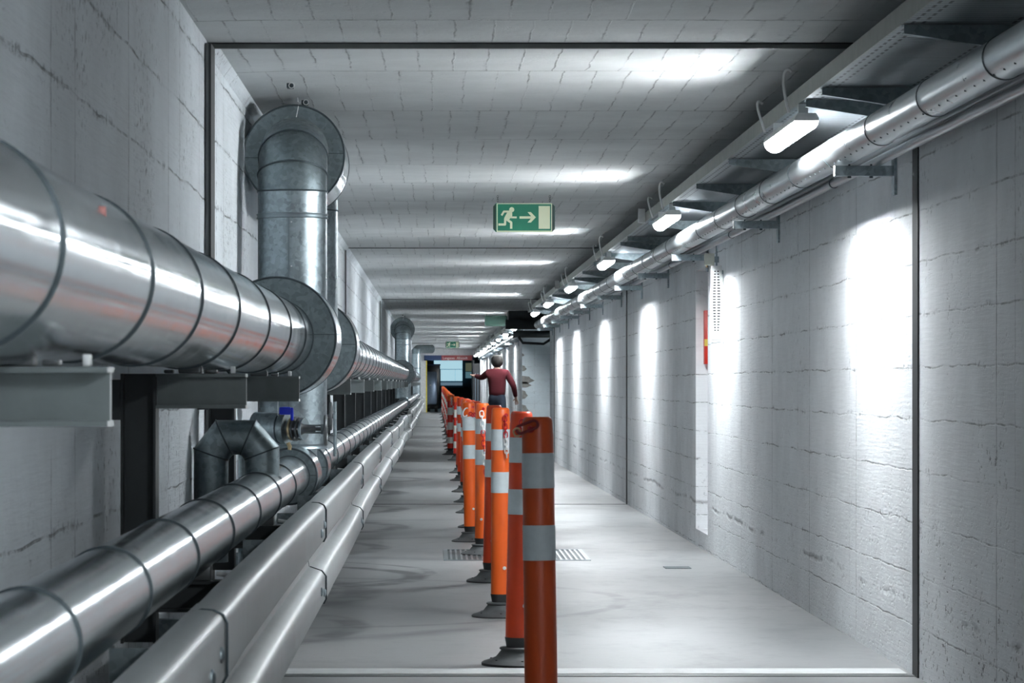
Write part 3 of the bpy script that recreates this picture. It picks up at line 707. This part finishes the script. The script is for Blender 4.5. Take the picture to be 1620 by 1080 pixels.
# ------------------------------------------------------------------ guardrail
RP = [(-.498, -.462), (-.475, -.455), (-.450, -.457), (-.432, -.466), (-.424, -.482), (-.424, -.588), (-.434, -.606), (-.488, -.632), (-.492, -.650), (-.492, -.668), (-.486, -.700), (-.440, -.716), (-.424, -.736), (-.424, -.824), (-.434, -.842), (-.470, -.856)]
def rail_dx(d):
    if d < 36: return .004*math.sin(d*.55)
    return .004*math.sin(d*.55)+.018*math.sin(d*.42)*min(1, (d-36)/12)
def rail_dz(d):
    return 0 if d < 30 else fz(d)*.35+.02*math.sin(d*.33)*min(1, (d-30)/15)
def make_rail(y0, y1, label, mat):
    t = thing('guardrail_beam', label, 'guardrail', (-.45, y0, Z(-.86)), 'guardrail beam lengths')
    rings = []
    ny = 14
    for i in range(ny+1):
        d = y0+(y1-y0)*i/ny
        o = .0035 if i == 0 else 0          # the near end laps over
        ring = [(x+rail_dx(d)+(.003 if i <= 1 else 0), d, Z(z)+rail_dz(d)) for x, z in RP]
        back = [(x-.0035+rail_dx(d)+(.003 if i <= 1 else 0), d, Z(z)+rail_dz(d)) for x, z in reversed(RP)]
        rings.append(ring+back)
    MB().sweep(rings, True, True).build('rail', mat, t, smooth=60)
    if y0 > 5:
        e = [(x+.0045+rail_dx(y0), y0-.004, Z(z)+rail_dz(y0)) for x, z in RP]
        MB().tube(e[:7], .0028, 6).tube(e[10:15], .0028, 6).build('lap_edge', M_seam, t)
        for dy, z in ((-.13, -.535), (-.38, -.555), (-.13, -.79), (-.38, -.77)):
            MB().lathe((-.424+rail_dx(y0), y0+dy, Z(z)+rail_dz(y0)), 'X', [(-.004, .017), (.004, .016), (.009, .009), (.010, .0)], 14).build('bolt', M_galv, t)
    return t
js = [.5, 5.98, 11.35, 17.1, 22.7, 28.3, 33.8]
while js[-1] < 104: js.append(js[-1]+5.6)
for i, (a, b) in enumerate(zip(js, js[1:])):
    make_rail(a, b+.25, 'galvanised double-ridged guardrail length, %s from the camera' % ORD[i], M_rail)
def make_rpost():
    t = thing('rail_bracket', '', 'bracket', (-.55, 0, 0), 'brackets behind the guardrail')
    m = MB()
    m.box(-.605, -.497, -.003, .0, Z(-.84), Z(-.49)); m.box(-.605, -.601, 0, .055, Z(-.84), Z(-.49)); m.box(-.501, -.497, 0, .055, Z(-.84), Z(-.49))
    m.build('channel', M_galvd, t, smooth=0)
    MB().box(-.497, -.493, -.01, .06, Z(-.70), Z(-.52)).build('packer', M_blk, t, smooth=0)
    MB().box(XL+.001, -.605, .0, .05, Z(-.80), Z(-.74)).build('wall_strut', M_galvd, t, smooth=0)
    return t
rp0 = make_rpost(); pd = [5.5, 9.3, 12.95, 16.9, 20.2, 23.5, 26.8, 30.1]+[33.5+3.7*i for i in range(18)]
rp0.location.y = pd[0]; rp0['label'] = 'galvanised channel bracket at bottom left, nearest behind the guardrail'
for i, d in enumerate(pd[1:]): copy_tree(rp0, (rp0.location.x, d, 0 if d < 25 else fz(d)*.6), 'galvanised channel bracket behind the guardrail, %s from the camera' % ORD[i+1])

# ------------------------------------------------------------------ bollards
BH = 1.043
def make_bollard(style):
    body, band, cols = {'backlit_orange': (M_orgd, M_silv, None), 'redorange': (M_orgr, M_silv, None), 'orange': (M_org, M_silv, None), 'redwhite': (M_org, M_wht, M_red)}[style]
    t = thing('traffic_bollard', '', 'bollard', (0, 0, 0), 'striped lane bollards')
    rt, rb = .047, .050
    def R(z): return rb+(rt-rb)*(z-.16)/(BH-.16)
    prof = [(.108, rb-.004), (.112, rb), (.99, R(.99)), (1.0, R(.99)-.001), (BH-.012, R(BH)-.002), (BH-.003, R(BH)-.006), (BH, R(BH)-.010), (BH, .020), (BH-.004, .0)]
    b_ = MB().lathe((0, 0, 0), 'Z', prof, 32).build('tube', body if style != 'redwhite' else M_red, t)
    zs = [(.832, .936), (.619, .723)] if style != 'redwhite' else [(.70, .83), (.44, .57), (.20, .31)]
    for a, b in zs:
        MB().lathe((0, 0, 0), 'Z', [(a, R(a)), (a+.0005, R(a)+.0012), (b-.0005, R(b)+.0012), (b, R(b))], 32, False).build('reflective_band', band, t)
    if style == 'redwhite':
        MB().lathe((0, 0, 0), 'Z', [(.95, R(.95)+.001), (BH-.010, R(BH)), (BH-.001, R(BH)-.006), (BH+.001, R(BH)-.012), (BH+.001, .0)], 32).build('orange_cap', M_org, t)
    MB().lathe((0, 0, 0), 'Z', [(.112, .0495), (.114, .0525), (.106, .0515), (.090, .048), (.076, .0455), (.070, .0455)], 28, True).build('rubber_joint', M_blk, t)
    MB().lathe((0, 0, 0), 'Z', [(.0, .146), (.008, .147), (.014, .138), (.024, .108), (.033, .088), (.040, .082), (.058, .068), (.062, .067), (.064, .073), (.070, .073), (.073, .068), (.074, .0)], 48).build('base', M_grub, t)
    MB().lathe((0, 0, 0), 'Z', [(-.004, .146), (.006, .147), (.010, .143)], 48).build('base_skirt', M_blk, t)
    for q in range(6):
        a = 2*PI*q/6+.4
        MB().lathe((.112*math.cos(a), .112*math.sin(a), .020), 'Z', [(0, .005), (.005, .005)], 10).build('anchor_bolt', M_blk, t)
    MB().lathe((.012, -rb-.002, .245), 'Y', [(-.003, .004), (-.002, .009), (.004, .009)], 14).build('screw', M_cut, t)
    MB().lathe((.022, -.036, 1.006), 'Y', [(-.0115, .008), (-.0095, .010), (.004, .010)], 18).build('chain_hole', M_chr, t)
    return t
protos = {}
def y2d(ypx):
    d = 20.0
    for _ in range(30): d = F*(CAMZ-fz(d))/(ypx-606)
    return d
# base centre: (pixel row -> depth), lateral metres, style, lean about Y in degrees, yaw
rows = [(8.9, .318, 'backlit_orange', -1.4), (12.24, .333, 'redorange', 1.1), (y2d(975), .324, 'orange', -.1), (y2d(920), .325, 'redorange', 1.0), (y2d(877), .316, 'orange', .2), (y2d(856), .262, 'orange', -1.1),
        (y2d(834), .325, 'redorange', 0), (y2d(811), .325, 'redorange', -.6), (y2d(794), .322, 'orange', -.9), (y2d(778), .318, 'redorange', .4), (y2d(760), .318, 'redorange', -.4), (y2d(748), .322, 'redorange', .6), (y2d(728), .330, 'redwhite', .3), (y2d(719), .250, 'redwhite', -.4)]
for yb, x in ((711, .30), (706, .29), (700, .285), (694.5, .28), (688, .28), (683, .275), (676.5, .275), (669, .27), (665, .268), (660, .262), (656, .256)): rows.append((y2d(yb), x, 'redwhite', random.uniform(-.6, .6)))
desc = {'backlit_orange': 'large orange bollard, backlit shade in its colour, with two silver bands, nearest the camera',
        1: 'red-orange silver-banded bollard on black round base directly behind the nearest one',
        2: 'bright orange bollard with a red and white chain hanging at its right',
        3: 'shaded red-orange bollard just behind the bright one with the short chain',
        4: 'orange bollard with a long white and red chain hanging down its front',
        5: 'leaning orange bollard with a white open hook near its top'}
bol = []
for i, (d, x, st, lean) in enumerate(rows):
    z = fz(d)
    if st not in protos:
        t = make_bollard(st); protos[st] = t; t.location = (x, d, z)
    else: t = copy_tree(protos[st], (x, d, z))
    t.rotation_euler = (0, math.radians(lean), [0, .3, .1, -.2, -.35, .2][i % 6] if i else -1.0)
    if i == 0: t.scale = (1, 1, 1.0125)
    t['label'] = desc['backlit_orange'] if i == 0 else desc.get(i, ('orange and silver banded' if st != 'redwhite' else 'red and white striped')+' bollard, %s in the row from the camera' % ORD[i])
    bol.append(t)

# chains
def link(m, c, L_, W_, r, u, v):
    # stadium-shaped link in the plane (u,v), long axis u
    p = []
    for k in range(20):
        a = 2*PI*k/20
        p.append(Vector(c)+u*(math.cos(a)*W_*.5+math.copysign((L_-W_)*.5, math.cos(a)))+v*math.sin(a)*W_*.5)
    m.tube(p, r, 7, loop=True)
def chain(label, pts, cols, L_=.040, W_=.024, r=.0038, hook=True):
    t = thing('plastic_chain', label, 'chain', pts[0], 'red and white chains on the bollards')
    pts = [Vector(p) for p in pts]
    seg = []
    for a, b in zip(pts, pts[1:]):
        n_ = max(1, round((b-a).length/(L_-.010)))
        for q in range(n_): seg.append((a+(b-a)*(q+.5)/n_, (b-a).normalized()))
    for q, (c, u) in enumerate(seg):
        v = u.cross(Vector((0, 1, 0))).normalized() if q % 2 == 0 else u.cross(Vector((1, 0, .2))).normalized()
        m = MB(); link(m, c, L_, W_, r, u, v)
        m.build('link', M_chr if cols(q) else M_white, t)
    return t
d3, x3 = rows[2][0], rows[2][1]
chain('short chain with small red and white links on the bright orange bollard', [(x3+.018, d3-.055, 1.0+fz(d3)), (x3+.028, d3-.057, .80+fz(d3))], lambda q: q % 12 < 5, L_=.030, W_=.018, r=.0032)
d5, x5 = rows[4][0], rows[4][1]
chain('long white and red chain hanging down the fifth bollard', [(x5-.004, d5-.058, .985+fz(d5)), (x5+.030, d5-.062, .52+fz(d5))], lambda q: (q//4) % 2 == 1, L_=.044, W_=.027, r=.0042)
d6, x6 = rows[5][0], rows[5][1]
t = thing('chain_hook', 'white open C-shaped plastic hook on the leaning orange bollard', 'hook', (x6-.03, d6-.06, .98+fz(d6)))
p = [Vector((x6-.040+.022*math.cos(a)-.010*math.sin(a)*0, d6-.062, .968+fz(d6)+.030*math.sin(a)+.012*math.cos(a))) for a in [math.radians(40+i*26) for i in range(11)]]
MB().tube(p, .005, 8).build('hook_body', M_white, t)
for q in range(3):
    m = MB(); link(m, (x6+.0+.018*q, d6-.060, .955+fz(d6)-.006*q), .034, .022, .004, Vector((.8, 0, .6 if q % 2 else -.6)).normalized(), Vector((.6, 0, -.8 if q % 2 else .8)).normalized()); m.build('link', M_chr, t)
# dark red handle on the nearest bollard
d1, x1 = rows[0][0], rows[0][1]-.025
t = thing('chain_shackle', 'dark red chain shackle sticking out left of the nearest bollard top', 'shackle', (x1-.02, d1-.06, 1.01))
m = MB(); link(m, (x1-.022, d1-.058, 1.020), .066, .024, .0045, Vector((.93, -.1, .35)).normalized(), Vector((-.35, 0, .93)).normalized()); m.build('shackle_body', plain('dark_red_plastic', (.16, .006, .010), .4), t)
m = MB(); link(m, (x1-.052, d1-.055, 1.004), .030, .020, .003, Vector((.3, .6, -.7)).normalized(), Vector((.9, 0, .4)).normalized()); m.build('pin', M_brass, t)
for bi, dz in ((6, 0), (8, -.02), (13, 0), (3, 0), (1, 0)):
    d, x = rows[bi][0], rows[bi][1]
    q0 = (x+.02, d-.056, 1.005+fz(d))
    chain('short stub of red and white chain on the %s bollard in the row' % ORD[bi], [q0, (q0[0]+.004, q0[1], q0[2]-(.05 if bi in (1, 3) else .12))], lambda q: q % 2 == (0 if bi != 13 else 5), L_=.036, W_=.022)

# ------------------------------------------------------------------ floor drains
t = thing('drain_grate', 'rectangular steel drain grate crossing the floor under the bollard row', 'grate', (.54, 20.4, fz(20.4)))
z0 = fz(20.4)
MB().box(.05, 1.03, 19.75, 19.80, z0, z0+.006).box(.05, 1.03, 21.0, 21.05, z0, z0+.006).box(.05, .08, 19.8, 21.0, z0, z0+.006).box(1.0, 1.03, 19.8, 21.0, z0, z0+.006).build('frame', M_seaml, t, smooth=0)
m = MB()
for i in range(26):
    x = .095+i*.035; m.box(x, x+.014, 19.8, 21.0, z0, z0+.005)
m.build('grille', M_galv, t, smooth=0)
MB().box(.08, 1.0, 19.8, 21.0, z0, z0+.0015).build('pit', M_seam, t, smooth=0)
tag(MB().box(1.455, 1.62, 18.85, 19.05, fz(19)-.001, fz(19)+.004).build('drain_slot', M_seam, off=(1.54, 18.95, fz(19)), smooth=0), 'small dark drain slot in the floor near the right wall', 'drain')

# ------------------------------------------------------------------ exit signs
SC = .000397
def pl(m, pts, wd, y):
    # thick polyline of quads in the XZ plane with round-ish joints
    for (a, b) in zip(pts, pts[1:]):
        A, B = Vector(a), Vector(b); dd = (B-A).normalized(); nn = Vector((-dd.y, dd.x))*wd/2
        q = [A-nn, B-nn, B+nn, A+nn]; m.prism([(p.x, p.y) for p in q], 'Y', y-.0015, y)
    for p in pts[1:-1]:
        m.prism([(p[0]+wd/2*math.cos(2*PI*k/10), p[1]+wd/2*math.sin(2*PI*k/10)) for k in range(10)], 'Y', y-.0014, y)
def make_sign(cx, d, cz, front=True, label='', hang=.035):
    t = thing('exit_sign', label, 'sign', (cx, d, cz))
    q = lambda zx, zy: (cx+(zx-780)*SC, cz-(zy-525)*SC)
    out = [q(220, 320), (q(270, 262)), q(1290, 262), q(1340, 320), q(1340, 730), q(1290, 785), q(270, 785), q(220, 730)]
    MB().prism(out, 'Y', d, d+.022).build('sign_body', M_grn if front else M_grnd, t, smooth=0)
    if front:
        m = MB()
        for pr in ([(222, 322), (270, 268), (270, 780), (222, 728)], [(1338, 322), (1290, 268), (1290, 780), (1338, 728)]): m.prism([q(*p) for p in pr], 'Y', d-.001, d)
        m.build('side_strip', M_grnd, t, smooth=0)
        m = MB(); y = d-.0002
        for r_ in ((283, 266, 300, 784), (1272, 266, 1288, 784), (300, 266, 1272, 279), (300, 762, 1272, 782)):
            m.prism([q(r_[0], r_[1]), q(r_[2], r_[1]), q(r_[2], r_[3]), q(r_[0], r_[3])], 'Y', y-.0015, y)
        m.build('border', M_cream, t, smooth=0)
        m = MB()
        hx, hz = q(557, 380); m.prism([(hx+46*SC*math.cos(2*PI*k/24), hz+46*SC*math.sin(2*PI*k/24)) for k in range(24)], 'Y', y-.0015, y)
        m.prism([q(492, 396), q(520, 396), q(566, 430), q(566, 500), q(545, 520), q(495, 580), q(415, 560), q(425, 520), q(475, 430)], 'Y', y-.0016, y)
        pl(m, [q(505, 414), q(415, 414), q(372, 484)], 36*SC, y); pl(m, [q(545, 440), q(550, 520), q(648, 520)], 34*SC, y)
        pl(m, [q(440, 545), q(435, 649), q(315, 649)], 40*SC, y); pl(m, [q(470, 560), q(547, 612), q(547, 726)], 42*SC, y)
        m.build('running_figure', M_cream, t, smooth=0)
        m = MB(); m.prism([q(698, 500), q(930, 500), q(930, 543), q(698, 543)], 'Y', y-.0015, y)
        m.prism([q(843, 424), q(905, 424), q(995, 518), q(925, 518)], 'Y', y-.0017, y); m.prism([q(925, 518), q(995, 518), q(905, 613), q(843, 613)], 'Y', y-.0017, y)
        m.build('arrow', M_cream, t, smooth=0)
        MB().prism([q(1045, 313), q(1250, 313), q(1250, 727), q(1045, 727)], 'Y', y-.0015, y).build('door_symbol', M_cream, t, smooth=0)
    top = cz+263*SC
    for zx in (302, 1250):
        x = cx+(zx-780)*SC
        m = MB(); z = top; k = 0
        while z < ZC-.006:
            link(m, (x, d+.010, min(z+.008, ZC-.006)), .018, .010, .0017, Vector((0, 0, 1)), Vector((1, 0, 0)) if k % 2 else Vector((0, 1, 0))); z += .013; k += 1
        m.build('hanging_chain', M_iron, t)
    return t
make_sign(.633, 21.4, Z(1.192), True, 'green exit sign with running figure and arrow, nearest, hung from the ceiling')
make_sign(1.175, 58.3, Z(1.225), False, 'blank dark green back of a hanging sign, halfway down the tunnel')
make_sign(.52, 94, Z(1.215), True, 'small far green exit sign near the portal', )

# ------------------------------------------------------------------ dark overhead ducts at the side passage
t = thing('overhead_duct', 'black flat duct crossing under the ceiling above the side passage', 'duct', (1.7, 56, Z(1.0)))
MB().box(1.33, 3.95, 54.6, 55.6, Z(1.165), Z(1.335)).build('duct_body', M_post, t, bevel=.01)
MB().box(1.27, 2.05, 54.5, 54.6, Z(.99), Z(1.165)).build('duct_side', M_post, t, bevel=.01)
t = thing('overhead_pipe', 'dark round pipe crossing below the black duct at the side passage', 'pipe', (1.7, 55, Z(.93)))
MB().tube([(1.42, 54.9, Z(.905)), (3.97, 54.9, Z(.905))], .068, 24).build('pipe_run', M_beam, t)
MB().tube([(1.52, 54.85, Z(.86)), (1.60, 54.85, Z(.745)), (1.98, 54.85, Z(.725)), (2.10, 54.85, Z(.80)), (2.14, 54.85, Z(.86))], .026, 10).build('hanger', M_post, t)

# ------------------------------------------------------------------ person in the dark red sweater, seen from behind
def skin_mesh(name, verts, edges, radii, mat, parent, loc, sub=2):
    me = bpy.data.meshes.new(name); me.from_pydata(verts, edges, [])
    ob = bpy.data.objects.new(name, me); COL.objects.link(ob)
    md = ob.modifiers.new('s', 'SKIN'); md.use_smooth_shade = True
    for i, r in enumerate(radii):
        sv = me.skin_vertices[0].data[i]; sv.radius = r if isinstance(r, tuple) else (r, r); sv.use_root = (i == 0)
    sb = ob.modifiers.new('u', 'SUBSURF'); sb.levels = sub; sb.render_levels = sub
    bpy.context.view_layer.update()
    dg = bpy.context.evaluated_depsgraph_get()
    nm = bpy.data.meshes.new_from_object(ob.evaluated_get(dg)); nm.name = name
    bpy.data.objects.remove(ob)
    nm.materials.clear(); nm.materials.append(mat); nm.shade_smooth()
    o2 = bpy.data.objects.new(name, nm); COL.objects.link(o2)
    if parent is not None: o2.parent = parent
    o2.location = (0, 0, 0)
    return o2
MX, MD = 1.19, 58.0
mf = fz(MD)
man = None
M_skin = plain('skin', (.55, .33, .25), .5, var=.05); M_sweat = plain('dark_red_knit', (.060, .0015, .006), 1.0, var=.15, scale=40)
M_jean = plain('dark_blue_trousers', (.012, .022, .040), .8, var=.2, scale=30); M_hair = plain('dark_hair', (.007, .005, .004), .9, var=.3, scale=60)
# joints, local coordinates (x right, y away from camera, z up), facing +Y
V = {}
vs, es, rs = [], [], []
def jv(nm, p, r, par=None):
    V[nm] = len(vs); vs.append(p); rs.append(r)
    if par is not None: es.append((V[par], V[nm]))
jv('pelvis', (0, 0, .96), (.145, .105)); jv('waist', (0, .0, 1.10), (.135, .10), 'pelvis'); jv('chest', (0, .02, 1.32), (.16, .11), 'waist'); jv('upper', (0, .02, 1.44), (.13, .085), 'chest')
jv('neck', (0, .035, 1.535), .058, 'upper'); jv('skull', (0, .055, 1.60), (.062, .07), 'neck'); jv('head', (0, .06, 1.67), (.078, .095), 'skull'); jv('crown', (0, .055, 1.735), (.062, .075), 'head')
jv('nose', (0, .165, 1.645), .012, 'head')
for s, nm in ((-1, 'l'), (1, 'r')):
    jv(nm+'sh', (s*.185, .02, 1.45), .062, 'upper')
    if s < 0: el, wr = (-.30, .16, 1.36), (-.42, .34, 1.40)
    else: el, wr = (.325, -.02, 1.20), (.365, .06, .98)
    jv(nm+'el', el, .044, nm+'sh'); jv(nm+'wr', wr, .030, nm+'el')
    W = Vector(wr); D = (W-Vector(el)).normalized(); S = D.cross(Vector((0, 1, 0)) if s > 0 else Vector((0, 0, 1))).normalized()
    jv(nm+'palm', tuple(W+D*.06), (.036, .018), nm+'wr')
    for q, (o_, ln) in enumerate(((-.028, .068), (-.010, .078), (.010, .073), (.028, .058))):
        a = W+D*.085+S*o_; jv(nm+'k%d' % q, tuple(a), .0095, nm+'palm'); jv(nm+'f%d' % q, tuple(a+D*ln*.55+Vector((0, .012, 0))), .0085, nm+'k%d' % q); jv(nm+'t%d' % q, tuple(a+D*ln+Vector((0, .030, 0))), .007, nm+'f%d' % q)
    jv(nm+'th1', tuple(W+D*.035-S*.042), .011, nm+'palm'); jv(nm+'th2', tuple(W+D*.070-S*.060), .009, nm+'th1')
    hy = .0
    st = (.10 if s < 0 else -.14)
    jv(nm+'hip', (s*.09, 0, .90), .088, 'pelvis'); jv(nm+'knee', (s*.10, st*1.1+.04, .50), .056, nm+'hip'); jv(nm+'ank', (s*.10, st*1.6-.02, .10), .038, nm+'knee')
    jv(nm+'ball', (s*.105, st*1.6+.12, .035), .032, nm+'ank'); jv(nm+'toe', (s*.105, st*1.6+.18, .03), .026, nm+'ball')
man = skin_mesh('person', vs, es, rs, M_skin, None, None)
man.location = (MX, MD, mf)
tag(man, 'person in dark red sweater and blue trousers walking away, left arm raised', 'person')
def sub_skin(name, names, scale, mat, extra=None):
    idx = {V[n_]: i for i, n_ in enumerate(names)}
    v2 = [vs[V[n_]] for n_ in names]; e2 = [(idx[a], idx[b]) for a, b in es if a in idx and b in idx]
    r2 = []
    for n_ in names:
        r = rs[V[n_]]; r = r if isinstance(r, tuple) else (r, r); r2.append((r[0]*scale+.012, r[1]*scale+.012))
    if extra: 
        for n_, r in extra.items(): r2[names.index(n_)] = r
    return skin_mesh(name, v2, e2, r2, mat, man, None)
sub_skin('sweater', ['pelvis', 'waist', 'chest', 'upper', 'neck', 'lsh', 'lel', 'lwr', 'rsh', 'rel', 'rwr'], 1.12, M_sweat, {'rwr': (.042, .042), 'lwr': (.042, .042), 'pelvis': (.178, .132), 'waist': (.176, .130), 'chest': (.195, .135), 'upper': (.165, .11), 'neck': (.070, .074)})
sub_skin('trousers', ['waist', 'pelvis', 'lhip', 'lknee', 'lank', 'rhip', 'rknee', 'rank'], 1.10, M_jean, {'lank': (.058, .058), 'rank': (.058, .058), 'pelvis': (.162, .120), 'waist': (.15, .112)})
for s in ('l', 'r'):
    o = sub_skin('shoe', [s+'ank', s+'ball', s+'toe'], 1.05, M_blk, {s+'ank': (.048, .045)})
def hairmesh():
    m = MB(); m.lathe((0, .030, 0), 'Z', [(1.57, .05), (1.60, .090), (1.66, .118), (1.73, .118), (1.785, .090), (1.81, .04), (1.813, .0)], 24)
    o = m.build('hair', M_hair, man, off=(0, 0, 0))
    return o
hairmesh()
for s in (-1, 1):
    MB().lathe((s*.086, .06, 1.655), 'X', [(-.010, .022), (.0, .030), (.010, .022)], 14).build('ear', M_skin, man, off=(0, 0, 0))
    MB().lathe((s*.033, .140, 1.675), 'Y', [(0, .012), (.012, .010), (.017, .0)], 12).build('eye', M_white, man, off=(0, 0, 0))
MB().box(-.025, .025, .145, .158, 1.598, 1.608).build('mouth', M_chr, man, bevel=.003, off=(0, 0, 0))

# ------------------------------------------------------------------ far portal and what lies beyond
P = D_PORTAL
sP = F/P
def px(x): return (x-690)/sP
def pz(y): return CAMZ-(y-606)/sP
M_navy = plain('navy_paint', (.015, .045, .13), .5); M_dred = plain('dark_red_paint', (.26, .025, .028), .5)
M_pale = plain('white_painted_pillar', (.72, .74, .76), .6)
struct(MB().box(XL, X2, P, P+.3, pz(562), ZC).box(XL-.3, px(675), P, P+.4, -.05, pz(562)).box(px(761), 4.4, P, P+.3, -.05, ZC).build('wall_portal', M_pale, smooth=0))
t = thing('portal_sign', 'blue and dark red sign band with lettering above the far portal', 'sign', (px(709), P-.1, pz(566)))
MB().box(px(671), px(698.5), P-.12, P-.02, pz(570), pz(562)).build('blue_panel', M_navy, t, smooth=0)
MB().box(px(698.5), px(747), P-.12, P-.02, pz(570), pz(562)).build('red_panel', M_dred, t, smooth=0)
cu = bpy.data.curves.new('txt', 'FONT'); cu.body = 'Langasse  Altstadt'; cu.size = .135; cu.extrude = .003; cu.align_x = 'CENTER'; cu.align_y = 'CENTER'
to = bpy.data.objects.new('txt', cu); COL.objects.link(to); bpy.context.view_layer.update()
tm = bpy.data.meshes.new_from_object(to.evaluated_get(bpy.context.evaluated_depsgraph_get())); bpy.data.objects.remove(to)
tm.materials.clear(); tm.materials.append(M_wht)
tx = bpy.data.objects.new('lettering', tm); COL.objects.link(tx); tx.parent = t
tx.rotation_euler = (PI/2, 0, 0); tx.location = Vector((px(720), P-.125, pz(566.3)))-t.location
for c in tm.vertices: pass
struct(MB().box(px(674.2), px(675.6), P-.02, P, 0, pz(570)).build('trim_40', plain('yellow_edge', (.85, .70, .05), .5), smooth=0))
# hall beyond
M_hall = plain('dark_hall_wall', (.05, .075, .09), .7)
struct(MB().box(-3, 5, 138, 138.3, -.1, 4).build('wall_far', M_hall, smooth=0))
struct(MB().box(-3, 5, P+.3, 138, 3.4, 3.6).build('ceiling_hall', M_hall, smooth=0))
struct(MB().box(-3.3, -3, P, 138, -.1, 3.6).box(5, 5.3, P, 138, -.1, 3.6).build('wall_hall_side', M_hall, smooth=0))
M_glow = emit('backlit_blue_pane', (.50, .80, .92), .80); M_glow2 = emit('dim_blue_pane', (.30, .48, .62), .35)
sW = F/137.5
wx = lambda x: (x-690)/sW
wz = lambda y: CAMZ-(y-606)/sW
wdw = struct(MB().box(wx(685), wx(733), 137.6, 137.9, wz(613), wz(568)).build('window_1', plain('dark_blue_frame', (.02, .06, .09), .5), smooth=0))
MB().box(wx(686.5), wx(731.5), 137.5, 137.6, wz(583.6), wz(570)).build('window_pane', M_glow, wdw, smooth=0)
MB().box(wx(697), wx(720), 137.5, 137.6, wz(602.5), wz(584.4)).build('window_pane', M_glow, wdw, smooth=0)
MB().box(wx(720.3), wx(731.5), 137.5, 137.6, wz(602.5), wz(584.4)).build('window_pane', M_glow, wdw, smooth=0)
MB().box(wx(697), wx(731.5), 137.5, 137.6, wz(609.5), wz(604.5)).build('window_pane', M_glow2, wdw, smooth=0)
w2 = struct(MB().box(wx(734), wx(747), 137.6, 137.9, wz(612), wz(571)).build('window_2', plain('dark_blue_frame2', (.02, .06, .09), .5), smooth=0))
MB().box(wx(736.5), wx(746), 137.5, 137.6, wz(587), wz(574)).build('window_pane', emit('olive_pane', (.22, .25, .17), .35), w2, smooth=0)
MB().box(wx(736.5), wx(746), 137.5, 137.6, wz(598), wz(588)).build('window_pane', emit('teal_pane', (.20, .42, .50), .35), w2, smooth=0)
# dark wheeled cabinet with rounded grey-blue hood
t = thing('parked_vehicle', 'dark parked vehicle with rounded blue-grey body seen left inside the portal', 'vehicle', (px(686), P+2, 0))
vx0, vx1 = (676-690)/39.2, (696-690)/39.2
MB().box(vx0-.1, vx1, P+2.2, P+3.4, .12, 1.92).build('cab_back', plain('black_cab', (.008, .012, .016), .3), t, bevel=.03)
MB().prism([(P+1.7, .30), (P+2.2, .25), (P+2.2, 1.62), (P+2.05, 1.60), (P+1.82, 1.40), (P+1.70, 1.15)], 'X', vx0-.05, vx1-.12).build('hood', plain('blue_grey_body', (.30, .40, .55), .3, .2), t, bevel=.06)
MB().box(vx0-.12, vx1+.02, P+2.15, P+3.4, 1.86, 1.92).build('roof', M_navy, t, bevel=.01)
for x in (vx0+.05, vx1-.15): MB().lathe((x-.06, P+2.1, .17), 'X', [(0, .15), (0, .17), (.12, .17), (.12, .15)], 20).build('wheel', M_blk, t)
MB().box(vx0+.10, vx0+.16, P+1.68, P+1.70, 1.04, 1.10).build('lamp_lens', M_white, t, bevel=.01)
# dark door leaves at the right of the portal
dr = struct(MB().box(px(746), px(748), P-4.2, P-.1, .02, pz(570)).box(px(748), px(760), P-.14, P-.08, .02, pz(575)).build('door_1', plain('black_door_paint', (.012, .018, .026), .4), smooth=0))
for x in (751.5, 755.5): MB().box(px(x), px(x+1.0), P-.16, P-.14, .1, pz(590)).build('door_bar', plain('door_bar_grey', (.2, .26, .32), .4), dr, smooth=0)

# hall lamp beyond the portal
t = thing('hall_lamp', 'ceiling strip lamp inside the hall beyond the portal', 'lamp', (1, 128, 3.35))
MB().box(.2, 1.8, 127.9, 128.1, 3.33, 3.39).build('housing', M_white, t)
MB().box(.22, 1.78, 127.92, 128.08, 3.30, 3.33).build('diffuser', emit('hall_diffuser', (.7, .88, 1), 12), t)

for o in bpy.data.objects:
    if '_o' in o: del o['_o']
